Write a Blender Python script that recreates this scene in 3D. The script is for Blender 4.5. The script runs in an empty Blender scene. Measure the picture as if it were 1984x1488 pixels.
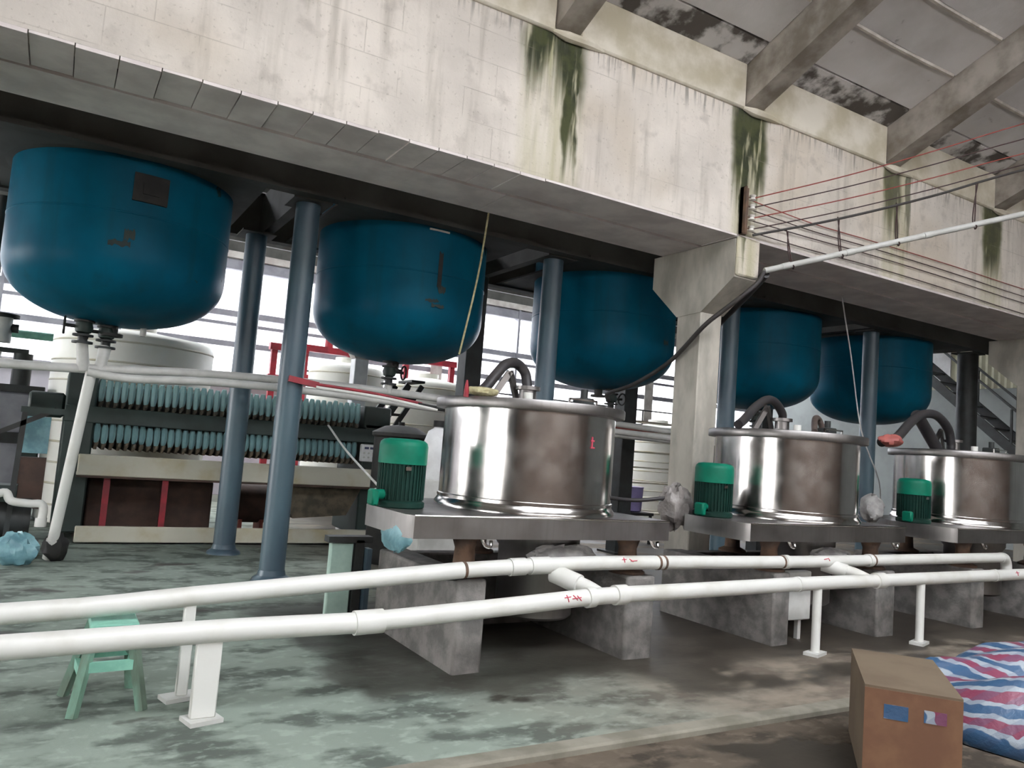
import bpy, math, random
from mathutils import Vector, Matrix, Euler
random.seed(7)
scene = bpy.context.scene
COL = scene.collection
V = Vector
PI = math.pi

# ------------------------------------------------------------------ camera
cam_data = bpy.data.cameras.new('camera')
cam_data.sensor_fit = 'HORIZONTAL'
cam_data.sensor_width = 36.0
cam_data.lens = 1500.0 / 1984.0 * 36.0
cam_data.clip_start = 0.05
cam_data.clip_end = 300
cam = bpy.data.objects.new('camera', cam_data)
COL.objects.link(cam)
up_c = V((.077, -1, 125 / 1500)).normalized()       # image axes: x right, y down, z forward
dx_c = V((2558, 322, 1500)).normalized()
dx_c = (dx_c - up_c * dx_c.dot(up_c)).normalized()
dy_c = dx_c.cross(up_c)
if dy_c.z < 0:
    dy_c = -dy_c
right = V((dx_c.x, dy_c.x, up_c.x))
down = V((dx_c.y, dy_c.y, up_c.y))
fwd = V((dx_c.z, dy_c.z, up_c.z))
m = Matrix((right, -down, -fwd)).transposed().to_4x4()
m.translation = V((0, 0, 1.5))
cam.matrix_world = m
scene.camera = cam

# ------------------------------------------------------------------ sky and exposure
SKY = 10.0
world = bpy.data.worlds.new('overcast_sky')
scene.world = world
world.use_nodes = True
bg = world.node_tree.nodes['Background']
bg.inputs['Color'].default_value = (1.0, 0.985, 1.0, 1)
bg.inputs['Strength'].default_value = SKY
scene.view_settings.view_transform = 'Standard'
scene.view_settings.look = 'None'
scene.view_settings.gamma = 1.0
scene.view_settings.use_curve_mapping = False
scene.view_settings.exposure = 0.5
try:
    scene.cycles.use_denoising = True
    scene.cycles.max_bounces = 10
    scene.cycles.diffuse_bounces = 6
    scene.cycles.sample_clamp_indirect = 8
except Exception:
    pass

# ------------------------------------------------------------------ node helpers
def lin(c):
    return tuple(((x / 255) / 12.92 if x / 255 <= .04045 else ((x / 255 + .055) / 1.055) ** 2.4) for x in c)

class NT:
    """tiny helper around one material's node tree"""
    def __init__(self, name):
        self.mat = bpy.data.materials.new(name)
        self.mat.use_nodes = True
        self.t = self.mat.node_tree
        self.b = self.t.nodes['Principled BSDF']
        tc = self.t.nodes.new('ShaderNodeTexCoord')
        self.obj = tc.outputs['Object']
        self._sep = None
    def node(self, kind, **kw):
        n = self.t.nodes.new(kind)
        for k, v in kw.items():
            setattr(n, k, v)
        return n
    def put(self, sock, v):
        if hasattr(v, 'is_output'):
            self.t.links.new(v, sock)
        elif isinstance(v, (tuple, list)) and len(v) == 3 and sock.type == 'RGBA':
            sock.default_value = (*v, 1)
        else:
            sock.default_value = v
    def math(self, op, a, b=0.0, c=0.0):
        n = self.node('ShaderNodeMath', operation=op)
        self.put(n.inputs[0], a); self.put(n.inputs[1], b); self.put(n.inputs[2], c)
        return n.outputs[0]
    def mul(self, a, b): return self.math('MULTIPLY', a, b)
    def add(self, a, b): return self.math('ADD', a, b)
    def sub(self, a, b): return self.math('SUBTRACT', a, b)
    def xyz(self):
        if self._sep is None:
            s = self.node('ShaderNodeSeparateXYZ'); self.put(s.inputs[0], self.obj)
            self._sep = s.outputs
        return self._sep
    def step(self, v, lo, hi, a=0.0, b=1.0):
        n = self.node('ShaderNodeMapRange', interpolation_type='SMOOTHSTEP')
        self.put(n.inputs[0], v)
        n.inputs[1].default_value = lo; n.inputs[2].default_value = hi
        n.inputs[3].default_value = a; n.inputs[4].default_value = b
        return n.outputs[0]
    def noise(self, scale=5.0, detail=4.0, stretch=(1, 1, 1), rough=.55, off=(0, 0, 0)):
        mp = self.node('ShaderNodeMapping')
        mp.inputs['Scale'].default_value = stretch
        mp.inputs['Location'].default_value = off
        self.put(mp.inputs['Vector'], self.obj)
        n = self.node('ShaderNodeTexNoise')
        n.inputs['Scale'].default_value = scale
        n.inputs['Detail'].default_value = detail
        n.inputs['Roughness'].default_value = rough
        self.put(n.inputs['Vector'], mp.outputs[0])
        return n.outputs['Fac']
    def mix(self, f, a, b, mode='MIX'):
        n = self.node('ShaderNodeMix', data_type='RGBA', blend_type=mode)
        self.put(n.inputs[0], f); self.put(n.inputs[6], a); self.put(n.inputs[7], b)
        return n.outputs[2]
    def bump(self, h, strength=.3, dist=.01):
        n = self.node('ShaderNodeBump')
        n.inputs['Strength'].default_value = strength
        n.inputs['Distance'].default_value = dist
        self.put(n.inputs['Height'], h)
        self.put(self.b.inputs['Normal'], n.outputs[0])
    def out(self, col=None, rough=None, metal=None, spec=None):
        if col is not None: self.put(self.b.inputs['Base Color'], col)
        if rough is not None: self.put(self.b.inputs['Roughness'], rough)
        if metal is not None: self.put(self.b.inputs['Metallic'], metal)
        if spec is not None: self.put(self.b.inputs['Specular IOR Level'], spec)
        return self.mat

def simple(name, c1, c2=None, scale=6.0, rough=.6, metal=0.0, bump=0.0, stretch=(1, 1, 1), lo=.35, hi=.65, spec=.5):
    n = NT(name)
    c2 = c2 or tuple(x * .7 for x in c1)
    f = n.noise(scale, 5, stretch)
    n.out(n.mix(n.step(f, lo, hi), c1, c2), rough, metal, spec)
    if bump:
        n.bump(n.noise(scale * 6, 4, stretch), bump, .01)
    return n.mat

# ------------------------------------------------------------------ materials
def mat_wall(name, base, stains=True):
    n = NT(name)
    n.obj = n.node('ShaderNodeNewGeometry').outputs['Position']
    x, y, z = n.xyz()
    big = n.noise(1.1, 5)
    col = n.mix(n.step(big, .35, .7), base, tuple(c * .8 for c in base))
    warm = n.noise(.5, 3, off=(9, 2, 4))
    col = n.mix(n.mul(n.step(warm, .48, .66), .45), col, (.50, .42, .31))
    streak = n.noise(6, 4, (1, 1, .09))
    col = n.mix(n.mul(n.step(streak, .50, .74), .45), col, (.22, .20, .155))
    blot = n.noise(4, 6, off=(3, 1, 2))
    col = n.mix(n.mul(n.step(blot, .54, .70), .36), col, (.30, .27, .235))
    fine = n.noise(26, 3)
    col = n.mix(n.mul(n.step(fine, .60, .70), .35), col, (.28, .25, .20))
    if stains:
        total = None
        for xc, hw, zlow, amt in ((3.72, .42, 4.66, 1.0), (3.93, .10, 3.95, 1.0), (6.33, .32, 4.25, 1.0), (6.27, .08, 3.8, 1.0), (6.12, .1, 4.9, .7),
                                  (8.95, .22, 4.45, .8), (9.27, .08, 4.3, .7), (11.3, .3, 4.3, .9), (1.25, .3, 4.9, .5), (13.9, .3, 4.2, .9)):
            jig = n.mul(n.sub(n.noise(1.5, 3, (1, 1, 1.3), off=(xc, 0, 0)), .5), .22)
            d = n.math('ABSOLUTE', n.sub(n.add(x, jig), xc))
            band = n.step(d, hw * .6, hw, 1, 0)
            drop = n.step(n.add(z, n.mul(n.sub(n.noise(9, 3, (1, 1, .05)), .5), 1.5)), zlow, zlow + .55)
            mk = n.mul(n.mul(band, drop), amt)
            total = mk if total is None else n.math('MAXIMUM', total, mk)
        wash = None
        for xc, hw in ((3.72, .42), (6.33, .30), (9.0, .36), (11.3, .36)):
            d = n.math('ABSOLUTE', n.sub(n.add(x, n.mul(n.sub(n.noise(3, 3, (1, 1, .15)), .5), .3)), xc))
            q = n.step(d, hw * .5, hw, 1, 0)
            wash = q if wash is None else n.math('MAXIMUM', wash, q)
        col = n.mix(n.mul(wash, n.step(n.noise(7, 4, (1, 1, .1), off=(8, 1, 1)), .3, .7, .15, .6)), col, (.42, .40, .22))
        edge = n.noise(11, 4, (1, 1, .12), off=(5, 5, 5))
        green = n.mul(total, n.step(edge, .30, .44))
        col = n.mix(n.mul(total, .55), col, (.33, .32, .15))
        col = n.mix(n.mul(green, .92), col, n.mix(n.step(n.noise(5, 3), .4, .6), (.010, .019, .008), (.038, .048, .016)))
        # drip marks just under the eave
        drip = n.mul(n.step(n.add(z, n.mul(n.noise(14, 3, (1, 1, .02)), .5)), 5.48, 5.72), n.step(n.noise(18, 3, (1, 1, .05)), .5, .62))
        col = n.mix(n.mul(drip, .6), col, (.09, .085, .07))
    # faint block courses under the whitewash
    br = n.node('ShaderNodeTexBrick')
    mp = n.node('ShaderNodeMapping'); n.put(mp.inputs['Vector'], n.obj)
    mp.inputs['Rotation'].default_value = (PI / 2, 0, 0)
    n.put(br.inputs['Vector'], mp.outputs[0])
    br.inputs['Scale'].default_value = 1.0
    br.inputs['Brick Width'].default_value = .62
    br.inputs['Row Height'].default_value = .29
    br.inputs['Mortar Size'].default_value = .006
    br.inputs['Mortar Smooth'].default_value = .6
    lines = n.mul(br.outputs['Fac'], n.step(n.noise(1.6, 3, off=(1, 7, 3)), .48, .62))
    col = n.mix(n.mul(lines, .30), col, (.25, .22, .18))
    n.out(col, .9, 0, .2)
    n.bump(n.sub(n.noise(30, 5), n.mul(lines, .6)), .35, .012)
    return n.mat

M = {}
M['wall'] = mat_wall('whitewashed_block_wall', (.73, .675, .605))
M['wall_plain'] = mat_wall('old_whitewash', (.66, .63, .56), False)
M['soffit'] = simple('grey_soffit_concrete', (.80, .74, .71), (.64, .58, .56), 2.5, .9, 0, .3)
M['column'] = simple('old_painted_concrete', (.55, .52, .45), (.36, .34, .29), 3.0, .9, 0, .3, (1, 1, .4))
M['eave'] = simple('cream_eave_plaster', (.72, .67, .57), (.50, .45, .33), 2.2, .9, 0, .3)
def mat_roof(name, stain):
    n = NT(name)
    f = n.noise(1.2, 4)
    col = n.mix(n.step(f, .35, .7), (.68, .66, .65), (.56, .54, .52))
    d = n.noise(2.6, 6, off=(4, 4, 1))
    col = n.mix(n.mul(n.step(d, .64 - stain * .22, .74 - stain * .18), .9), col, (.055, .045, .035))
    n.out(col, .9, 0, .2)
    n.bump(n.noise(14, 5), .3, .015)
    return n.mat
M['roof'] = mat_roof('roof_slab_concrete', 0.0)
M['roof_stained'] = mat_roof('damp_stained_roof_concrete', 1.0)
M['rafter'] = simple('rafter_concrete', (.50, .46, .415), (.24, .21, .175), 2.2, .9, 0, .3)
M['strip'] = simple('mortar_strip', (.62, .58, .52), (.45, .41, .36), 6, .9, 0, .3)

def mat_floor(name, c1, c2, wet, regional=True):
    n = NT(name)
    x, y, z = n.xyz()
    a = n.noise(.55, 6)
    col = n.mix(n.step(a, .35, .66), c1, c2)
    b = n.noise(2.3, 6, (1.0, 1.6, 1), off=(3, 8, 0))
    col = n.mix(n.mul(n.step(b, .46, .62), .85), col, tuple(q * .36 for q in c2))
    c = n.noise(9, 5, (1, 1.5, 1))
    col = n.mix(n.mul(n.step(c, .52, .66), .5), col, tuple(min(1, q * 1.32) for q in c1))
    w = n.add(n.noise(.8, 5, (1, 1.8, 1), off=(11, 3, 0)), n.mul(n.sub(n.noise(5, 4), .5), .12))
    if regional:
        jig = n.mul(n.sub(n.noise(1.6, 5, off=(2, 2, 2)), .5), 1.1)
        xr = n.add(x, jig)
        yr = n.add(y, n.mul(jig, .7))
        under = n.mul(n.mul(n.step(xr, 1.55, 1.75), n.step(yr, 4.1, 4.35)), n.step(yr, 6.6, 7.3, 1, 0))
        right = n.mul(n.mul(n.step(xr, 2.6, 4.4), n.step(yr, 3.55, 3.8)), n.step(w, .40, .52))
        wetm = n.math('MAXIMUM', n.step(w, wet, wet + .06), n.math('MAXIMUM', n.mul(under, .9), right))
        brown = n.step(xr, 1.8, 4.6)
        col = n.mix(n.mul(brown, .85), col, n.mix(n.step(b, .4, .6), (.235, .185, .14), (.145, .112, .087)))
    else:
        wetm = n.step(w, wet, wet + .06)
    col = n.mix(n.mul(wetm, .88), col, (.032, .027, .021))
    n.out(col, n.step(wetm, 0, 1, .85, .5), 0, .28)
    n.bump(n.mul(n.noise(24, 5), n.sub(1.0, n.mul(wetm, .7))), .3, .01)
    return n.mat
M['floor'] = mat_floor('worn_concrete_floor', (.25, .298, .254), (.182, .218, .185), .60)  # green base tint also carries the teal doorway light on the left floor
M['aisle'] = mat_floor('brown_aisle_concrete', (.125, .10, .074), (.085, .068, .05), .56, False)
M['kerb'] = simple('pale_kerb_concrete', (.24, .225, .18), (.16, .15, .115), 4, .9, 0, .3)
M['outside'] = simple('outdoor_concrete', (.5, .5, .48), (.4, .4, .38), .5, .9)
M['outwall'] = simple('white_neighbour_wall', (.82, .82, .84), (.62, .62, .66), .9, .9)
M['greywall'] = simple('grey_plaster', (.34, .37, .36), (.27, .29, .28), 1.0, .9)
M['corr'] = simple('cream_corrugated_sheet', (.55, .54, .40), (.46, .45, .33), 2, .7)
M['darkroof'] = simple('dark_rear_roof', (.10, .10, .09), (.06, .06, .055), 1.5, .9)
M['brickwall'] = simple('brown_stained_plaster', (.30, .235, .20), (.22, .17, .145), 1.2, .9)
M['lilacwall'] = simple('lilac_grey_plaster', (.52, .50, .54), (.42, .40, .44), 1.0, .9)
M['frame'] = simple('grey_window_frame', (.30, .30, .33), (.22, .22, .25), 3, .6)
M['concrete_band'] = simple('pale_concrete_band', (.60, .58, .54), (.42, .38, .35), 3, .9)

def mat_glass():
    n = NT('window_glass')
    t = n.t
    tr = t.nodes.new('ShaderNodeBsdfTransparent'); tr.inputs[0].default_value = (.93, .95, .97, 1)
    gl = t.nodes.new('ShaderNodeBsdfGlossy'); gl.inputs['Roughness'].default_value = .05
    mx = t.nodes.new('ShaderNodeMixShader'); mx.inputs[0].default_value = .06
    t.links.new(tr.outputs[0], mx.inputs[1]); t.links.new(gl.outputs[0], mx.inputs[2])
    t.links.new(mx.outputs[0], t.nodes['Material Output'].inputs[0])
    return n.mat
M['glass'] = mat_glass()

def mat_tank():
    n = NT('blue_tank_paint')
    a = n.noise(1.4, 4)
    col = n.mix(n.step(a, .3, .7), (.003, .104, .172), (.004, .070, .118))
    dirt = n.noise(5, 5, (1, 1, .1), off=(1, 2, 3))
    col = n.mix(n.mul(n.step(dirt, .55, .75), .4), col, (.012, .05, .06))
    r = n.add(n.noise(2.0, 5, off=(6, 3, 1)), n.mul(n.sub(n.noise(12, 4), .5), .12))
    rust = n.step(r, .685, .70)
    col = n.mix(n.mul(rust, .85), col, (.03, .045, .04))
    n.out(col, n.step(rust, 0, 1, .34, .8), 0, .05)
    n.bump(n.noise(3, 3), .08, .02)
    return n.mat
M['tank'] = mat_tank()
M['pole'] = simple('slate_blue_column_paint', (.075, .125, .15), (.055, .085, .11), 3, .38, 0, .1, (1, 1, .3))
M['darksteel'] = simple('dark_steel', (.035, .04, .04), (.022, .022, .02), 4, .55, .2, .1)
M['deck'] = simple('dark_deck_plate', (.045, .045, .04), (.028, .026, .022), 2, .8)
M['truss'] = simple('grey_truss_steel', (.16, .16, .15), (.10, .10, .09), 3, .6)

def mat_steel(name, c, rough, metal=1.0):
    n = NT(name)
    f = n.noise(3, 4)
    g = n.noise(30, 3, (1, 1, .04))
    col = n.mix(n.step(f, .3, .7), c, tuple(q * .8 for q in c))
    col = n.mix(n.mul(n.step(g, .5, .7), .2), col, tuple(q * .6 for q in c))
    n.out(col, n.step(n.noise(5, 4, off=(2, 2, 2)), .3, .7, rough, rough + .1), metal)
    return n.mat
M['steel'] = mat_steel('brushed_stainless', (.62, .60, .575), .13)
M['steel_dull'] = mat_steel('dull_stainless', (.31, .295, .285), .36)
M['pier'] = simple('rough_pier_concrete', (.235, .22, .205), (.13, .125, .115), 7, .85, 0, .5)
M['motor_dark'] = simple('dark_green_motor_paint', (.007, .036, .027), (.005, .025, .018), 5, .6, spec=.2)
M['motor_cap'] = simple('bright_green_motor_paint', (.0, .17, .10), (.0, .13, .075), 5, .5, spec=.25)
M['pvc'] = simple('white_pvc', (.66, .66, .62), (.54, .53, .47), 3, .42, 0, 0, (1, 1, 1), .45, .8)
M['pvc_grey'] = simple('weathered_grey_pvc', (.58, .58, .55), (.46, .46, .43), 4, .5)
M['rubber'] = simple('black_hose_rubber', (.028, .027, .03), (.04, .036, .036), 8, .4)
M['brown_rubber'] = simple('brown_hose_rubber', (.10, .075, .065), (.06, .045, .04), 8, .4)
M['red'] = simple('red_paint', (.36, .02, .035), (.22, .02, .03), 5, .5)
M['redmark'] = simple('red_marker', (.62, .08, .12), (.5, .06, .1), 9, .8)
M['press_dark'] = simple('dark_green_press_frame', (.030, .052, .045), (.02, .033, .028), 3, .5)
M['press_plate'] = simple('brown_filter_plate', (.16, .13, .09), (.08, .075, .055), 8, .8)
M['cloth'] = simple('pale_blue_filter_cloth', (.32, .50, .50), (.18, .33, .34), 9, .85, 0, .3, (1, 1, .3))
M['cream'] = simple('cream_tray_enamel', (.58, .56, .46), (.46, .40, .24), 2.2, .6, 0, 0, (1, 1, 1), .45, .75)
M['poly'] = simple('white_polyethylene', (.86, .86, .80), (.78, .77, .69), 1.2, .5)
M['mint'] = simple('mint_green_paint', (.26, .56, .43), (.18, .42, .32), 8, .6)
M['mint_worn'] = simple('worn_green_wood', (.20, .38, .29), (.12, .16, .12), 6, .8, 0, .3, (1, 1, .3))
M['card'] = simple('brown_cardboard', (.135, .10, .064), (.11, .078, .049), 3, .9)
M['card_side'] = simple('printed_cardboard', (.18, .095, .05), (.135, .065, .036), 5, .9)
M['black'] = simple('black_plastic', (.02, .02, .02), (.03, .03, .028), 6, .6, spec=.2)
M['white'] = simple('white_plastic', (.75, .76, .76), (.66, .66, .66), 6, .5)
M['blueled'] = simple('dark_blue_display', (.03, .04, .12), (.02, .03, .09), 6, .3)
M['bluebag'] = simple('pale_blue_plastic_film', (.22, .42, .46), (.12, .26, .30), 7, .35, 0, .4)
M['greybag'] = simple('grey_plastic_film', (.36, .33, .31), (.20, .18, .17), 9, .35, 0, .5)
M['greencyan'] = simple('pale_green_board', (.42, .56, .48), (.30, .42, .36), 4, .7)
M['peel'] = simple('bare_primer', (.030, .046, .042), (.02, .034, .034), 12, .8)
M['brown'] = simple('dark_brown_rust', (.10, .06, .045), (.06, .038, .03), 4, .8)
M['pink'] = simple('faded_red_paint', (.42, .12, .10), (.30, .08, .07), 6, .6)
M['rope'] = simple('frayed_straw_rope', (.45, .42, .25), (.32, .28, .15), 30, .9)
M['wire'] = simple('dark_wire', (.06, .03, .028), (.05, .03, .03), 9, .7)
M['wire_red'] = simple('red_wire', (.32, .07, .055), (.26, .05, .04), 9, .7)
M['cable'] = simple('grey_black_cable', (.045, .042, .038), (.035, .03, .03), 9, .6)
M['porcelain'] = simple('white_porcelain', (.78, .76, .70), (.68, .64, .58), 9, .2)
M['rust'] = simple('rusted_iron', (.16, .095, .06), (.09, .06, .045), 8, .8, 0, .3)
M['blanket'] = simple('pale_grey_cloth', (.45, .44, .42), (.30, .29, .28), 9, .9, 0, .4)

def mat_tarp():
    n = NT('red_blue_white_striped_sheet')
    x, y, z = n.xyz()
    w = n.add(n.mul(x, 1.0), n.add(n.mul(y, .35), n.add(n.mul(z, .6), n.mul(n.noise(3, 3), .35))))
    f = n.math('FRACT', n.mul(w, 4.0))
    col = n.mix(n.step(f, .30, .33), (.20, .04, .08), (.29, .33, .37))
    col = n.mix(n.step(f, .52, .55), col, (.03, .085, .17))
    col = n.mix(n.step(f, .84, .87), col, (.29, .33, .37))
    g = n.math('FRACT', n.mul(n.add(z, n.mul(y, 1.1)), 6.0))
    col = n.mix(n.mul(n.step(g, .5, .56), .3), col, (.06, .09, .16))
    n.out(col, .45)
    n.bump(n.noise(16, 4), .4, .02)
    return n.mat
M['tarp'] = mat_tarp()

# ------------------------------------------------------------------ mesh helpers
class MB:
    def __init__(self):
        self.v = []; self.f = []; self.sm = []
    def addv(self, vs, fs, smooth=False):
        o = len(self.v)
        self.v += [V(p) for p in vs]
        self.f += [tuple(i + o for i in f) for f in fs]
        self.sm += [smooth] * len(fs)
        return self
    def box(self, a, b, rot=None, about=None, bev=0.0):
        x0, y0, z0 = [min(p, q) for p, q in zip(a, b)]
        x1, y1, z1 = [max(p, q) for p, q in zip(a, b)]
        if bev <= 0:
            vs = [V((x, y, z)) for x in (x0, x1) for y in (y0, y1) for z in (z0, z1)]
            fs = [(0, 1, 3, 2), (4, 6, 7, 5), (0, 4, 5, 1), (2, 3, 7, 6), (0, 2, 6, 4), (1, 5, 7, 3)]
        else:
            e = min(bev, (x1 - x0) * .45, (y1 - y0) * .45, (z1 - z0) * .45)
            vs, fs = [], []
            idx = {}
            c = ((x0, x1), (y0, y1), (z0, z1))
            for i in range(2):
                for j in range(2):
                    for k in range(2):
                        s = (1 - 2 * i, 1 - 2 * j, 1 - 2 * k)
                        p = V((c[0][i], c[1][j], c[2][k]))
                        for ax in range(3):
                            q = p.copy()
                            for o in range(3):
                                if o != ax: q[o] += s[o] * e
                            idx[i, j, k, ax] = len(vs); vs.append(q)
            def fix(f):
                ctr = sum((vs[i] for i in f), V()) / len(f)
                mid = V(((x0 + x1) / 2, (y0 + y1) / 2, (z0 + z1) / 2))
                nn = (vs[f[1]] - vs[f[0]]).cross(vs[f[2]] - vs[f[1]])
                return tuple(f) if nn.dot(ctr - mid) > 0 else tuple(reversed(f))
            for ax in range(3):
                o1, o2 = [o for o in range(3) if o != ax]
                for s in range(2):
                    q = []
                    for a1, a2 in ((0, 0), (1, 0), (1, 1), (0, 1)):
                        k = [0, 0, 0]; k[ax] = s; k[o1] = a1; k[o2] = a2
                        q.append(idx[(*k, ax)])
                    fs.append(fix(q))
                for a1 in range(2):
                    for a2 in range(2):
                        k0 = [0, 0, 0]; k0[o1] = a1; k0[o2] = a2
                        k1 = list(k0); k1[ax] = 1
                        fs.append(fix([idx[(*k0, o1)], idx[(*k1, o1)], idx[(*k1, o2)], idx[(*k0, o2)]]))
            for i in range(2):
                for j in range(2):
                    for k in range(2):
                        fs.append(fix([idx[i, j, k, 0], idx[i, j, k, 1], idx[i, j, k, 2]]))
        if rot is not None:
            R = Euler(rot).to_matrix() if not isinstance(rot, Matrix) else rot
            o = V(about) if about is not None else V(((x0 + x1) / 2, (y0 + y1) / 2, (z0 + z1) / 2))
            vs = [R @ (p - o) + o for p in vs]
        return self.addv(vs, fs)
    def cyl(self, p, q, r, r2=None, n=20, cap=True):
        p, q = V(p), V(q); r2 = r if r2 is None else r2
        d = (q - p).normalized()
        a = d.orthogonal().normalized(); b = d.cross(a)
        vs = []
        for c, rr in ((p, r), (q, r2)):
            for i in range(n):
                t = 2 * PI * i / n
                vs.append(c + (a * math.cos(t) + b * math.sin(t)) * rr)
        fs = [(i, (i + 1) % n, n + (i + 1) % n, n + i) for i in range(n)]
        self.addv(vs, fs, True)
        if cap:
            o = len(self.v) - 2 * n
            self.f += [tuple(o + i for i in reversed(range(n))), tuple(o + n + i for i in range(n))]
            self.sm += [False, False]
        return self
    def lathe(self, prof, c=(0, 0, 0), n=40, axis='Z'):
        c = V(c); vs, fs = [], []
        k = len(prof)
        for r, z in prof:
            for i in range(n):
                t = 2 * PI * i / n
                if axis == 'Z': p = V((r * math.cos(t), r * math.sin(t), z))
                elif axis == 'Y': p = V((r * math.cos(t), z, -r * math.sin(t)))
                else: p = V((z, r * math.cos(t), r * math.sin(t)))
                vs.append(p + c)
        for j in range(k - 1):
            for i in range(n):
                fs.append((j * n + i, j * n + (i + 1) % n, (j + 1) * n + (i + 1) % n, (j + 1) * n + i))
        self.addv(vs, fs, True)
        o = len(self.v) - k * n
        if prof[0][0] > 1e-4:
            self.f.append(tuple(o + i for i in reversed(range(n)))); self.sm.append(False)
        if prof[-1][0] > 1e-4:
            self.f.append(tuple(o + (k - 1) * n + i for i in range(n))); self.sm.append(False)
        return self
    def tube(self, pts, r, n=10, smooth_steps=6, rs=None):
        P = [V(p) for p in pts]
        if smooth_steps > 1 and len(P) > 2:
            Q = []; RR = []
            for i in range(len(P) - 1):
                p0 = P[i - 1] if i else P[0] * 2 - P[1]
                p1, p2 = P[i], P[i + 1]
                p3 = P[i + 2] if i + 2 < len(P) else P[-1] * 2 - P[-2]
                for s in range(smooth_steps):
                    t = s / smooth_steps
                    Q.append(.5 * (2 * p1 + (p2 - p0) * t + (2 * p0 - 5 * p1 + 4 * p2 - p3) * t * t + (3 * p1 - p0 - 3 * p2 + p3) * t ** 3))
                    if rs: RR.append(rs[i] * (1 - t) + rs[i + 1] * t)
            Q.append(P[-1])
            if rs: RR.append(rs[-1])
            P = Q
            rs = RR if rs else None
        vs, fs = [], []
        prev = None
        for i, p in enumerate(P):
            d = ((P[i + 1] if i + 1 < len(P) else p) - (P[i - 1] if i else p)).normalized()
            if prev is None:
                a = d.orthogonal().normalized()
            else:
                a = (prev - d * prev.dot(d)).normalized()
            prev = a; b = d.cross(a)
            rr = rs[i] if rs else r
            for k in range(n):
                t = 2 * PI * k / n
                vs.append(p + (a * math.cos(t) + b * math.sin(t)) * rr)
        L = len(P)
        for j in range(L - 1):
            for k in range(n):
                fs.append((j * n + k, j * n + (k + 1) % n, (j + 1) * n + (k + 1) % n, (j + 1) * n + k))
        self.addv(vs, fs, True)
        o = len(self.v) - L * n
        self.f += [tuple(o + i for i in reversed(range(n))), tuple(o + (L - 1) * n + i for i in range(n))]
        self.sm += [False, False]
        return self
    def prism(self, poly, lo, hi, axis='Z'):
        """extrude a 2-D polygon along an axis; X: poly=(y,z), Y: poly=(x,z), Z: poly=(x,y)"""
        mk = {'Z': lambda a, b, t: (a, b, t), 'X': lambda a, b, t: (t, a, b), 'Y': lambda a, b, t: (a, t, b)}[axis]
        n = len(poly)
        vs = [mk(a, b, lo) for a, b in poly] + [mk(a, b, hi) for a, b in poly]
        area = sum(poly[i][0] * poly[(i + 1) % n][1] - poly[(i + 1) % n][0] * poly[i][1] for i in range(n))
        flip = (area < 0) != (axis == 'Y')
        fs = [(i, (i + 1) % n, n + (i + 1) % n, n + i) for i in range(n)] + [tuple(reversed(range(n))), tuple(range(n, 2 * n))]
        if flip: fs = [tuple(reversed(f)) for f in fs]
        return self.addv(vs, fs)
    def beam(self, p, q, w, h=None):
        p, q = V(p), V(q); h = h or w
        d = (q - p).normalized()
        s = d.cross(V((0, 0, 1)))
        if s.length < 1e-3: s = V((1, 0, 0))
        s.normalize(); u = s.cross(d)
        vs = [c + s * (w / 2 * i) + u * (h / 2 * j) for c in (p, q) for i, j in ((-1, -1), (1, -1), (1, 1), (-1, 1))]
        return self.addv(vs, [(3, 2, 1, 0), (4, 5, 6, 7), (0, 1, 5, 4), (1, 2, 6, 5), (2, 3, 7, 6), (3, 0, 4, 7)])
    def build(self, name, mat, parent=None):
        o = V((0, 0, 0))
        q = parent
        while q is not None:
            o = o + q.location; q = q.parent
        me = bpy.data.meshes.new(name)
        me.from_pydata([p - o for p in self.v], [], self.f)
        me.polygons.foreach_set('use_smooth', self.sm)
        me.materials.append(M[mat] if isinstance(mat, str) else mat)
        me.update()
        me.set_sharp_from_angle(angle=math.radians(38))
        ob = bpy.data.objects.new(name, me)
        COL.objects.link(ob)
        if parent is not None: ob.parent = parent
        return ob

def crumple(center, size, seed, n=16, mrows=10, amp=.22, flat=True):
    """a crumpled closed lump (sack, film, cloth)"""
    rnd = random.Random(seed)
    ph = [(rnd.uniform(1, 5), rnd.uniform(0, 6.3), rnd.uniform(1, 5), rnd.uniform(0, 6.3), rnd.uniform(.3, 1)) for _ in range(7)]
    b = MB(); vs, fs = [], []
    for j in range(mrows + 1):
        v = PI * j / mrows
        for i in range(n):
            u = 2 * PI * i / n
            k = 1 + amp * sum(a * math.sin(p * u * 1.0 // 1 + math.floor(p) * u + q) * math.sin(r * v + s) for p, q, r, s, a in ph) / 3 + rnd.uniform(-amp, amp) * .35
            x, y, z = math.sin(v) * math.cos(u) * k, math.sin(v) * math.sin(u) * k, math.cos(v) * k
            z = max(z, -.95) if flat else z
            vs.append(V(center) + V((x * size[0], y * size[1], z * size[2])))
    for j in range(mrows):
        for i in range(n):
            fs.append((j * n + i, (j + 1) * n + i, (j + 1) * n + (i + 1) % n, j * n + (i + 1) % n))
    return b.addv(vs, fs, True)

def tag(o, label=None, cat=None, group=None, kind=None):
    if label: o['label'] = label
    if cat: o['category'] = cat
    if group: o['group'] = group
    if kind: o['kind'] = kind
    return o
def thing(name, loc, label, cat, group=None):
    o = bpy.data.objects.new(name, None)
    o.empty_display_size = .1
    o.location = loc
    COL.objects.link(o)
    return tag(o, label, cat, group)
def struct(o, label=None, cat=None):
    return tag(o, label, cat, None, 'structure')
def copy_tree(o, parent=None):
    c = o.copy(); COL.objects.link(c)
    if parent is not None: c.parent = parent
    for ch in list(o.children): copy_tree(ch, c)
    return c

# ================================================================== BUILDING
WY = 6.0                    # face of the big wall
def soff(y): return 5.95 + .40 * (6.0 - y)     # underside of the front roof

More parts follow.
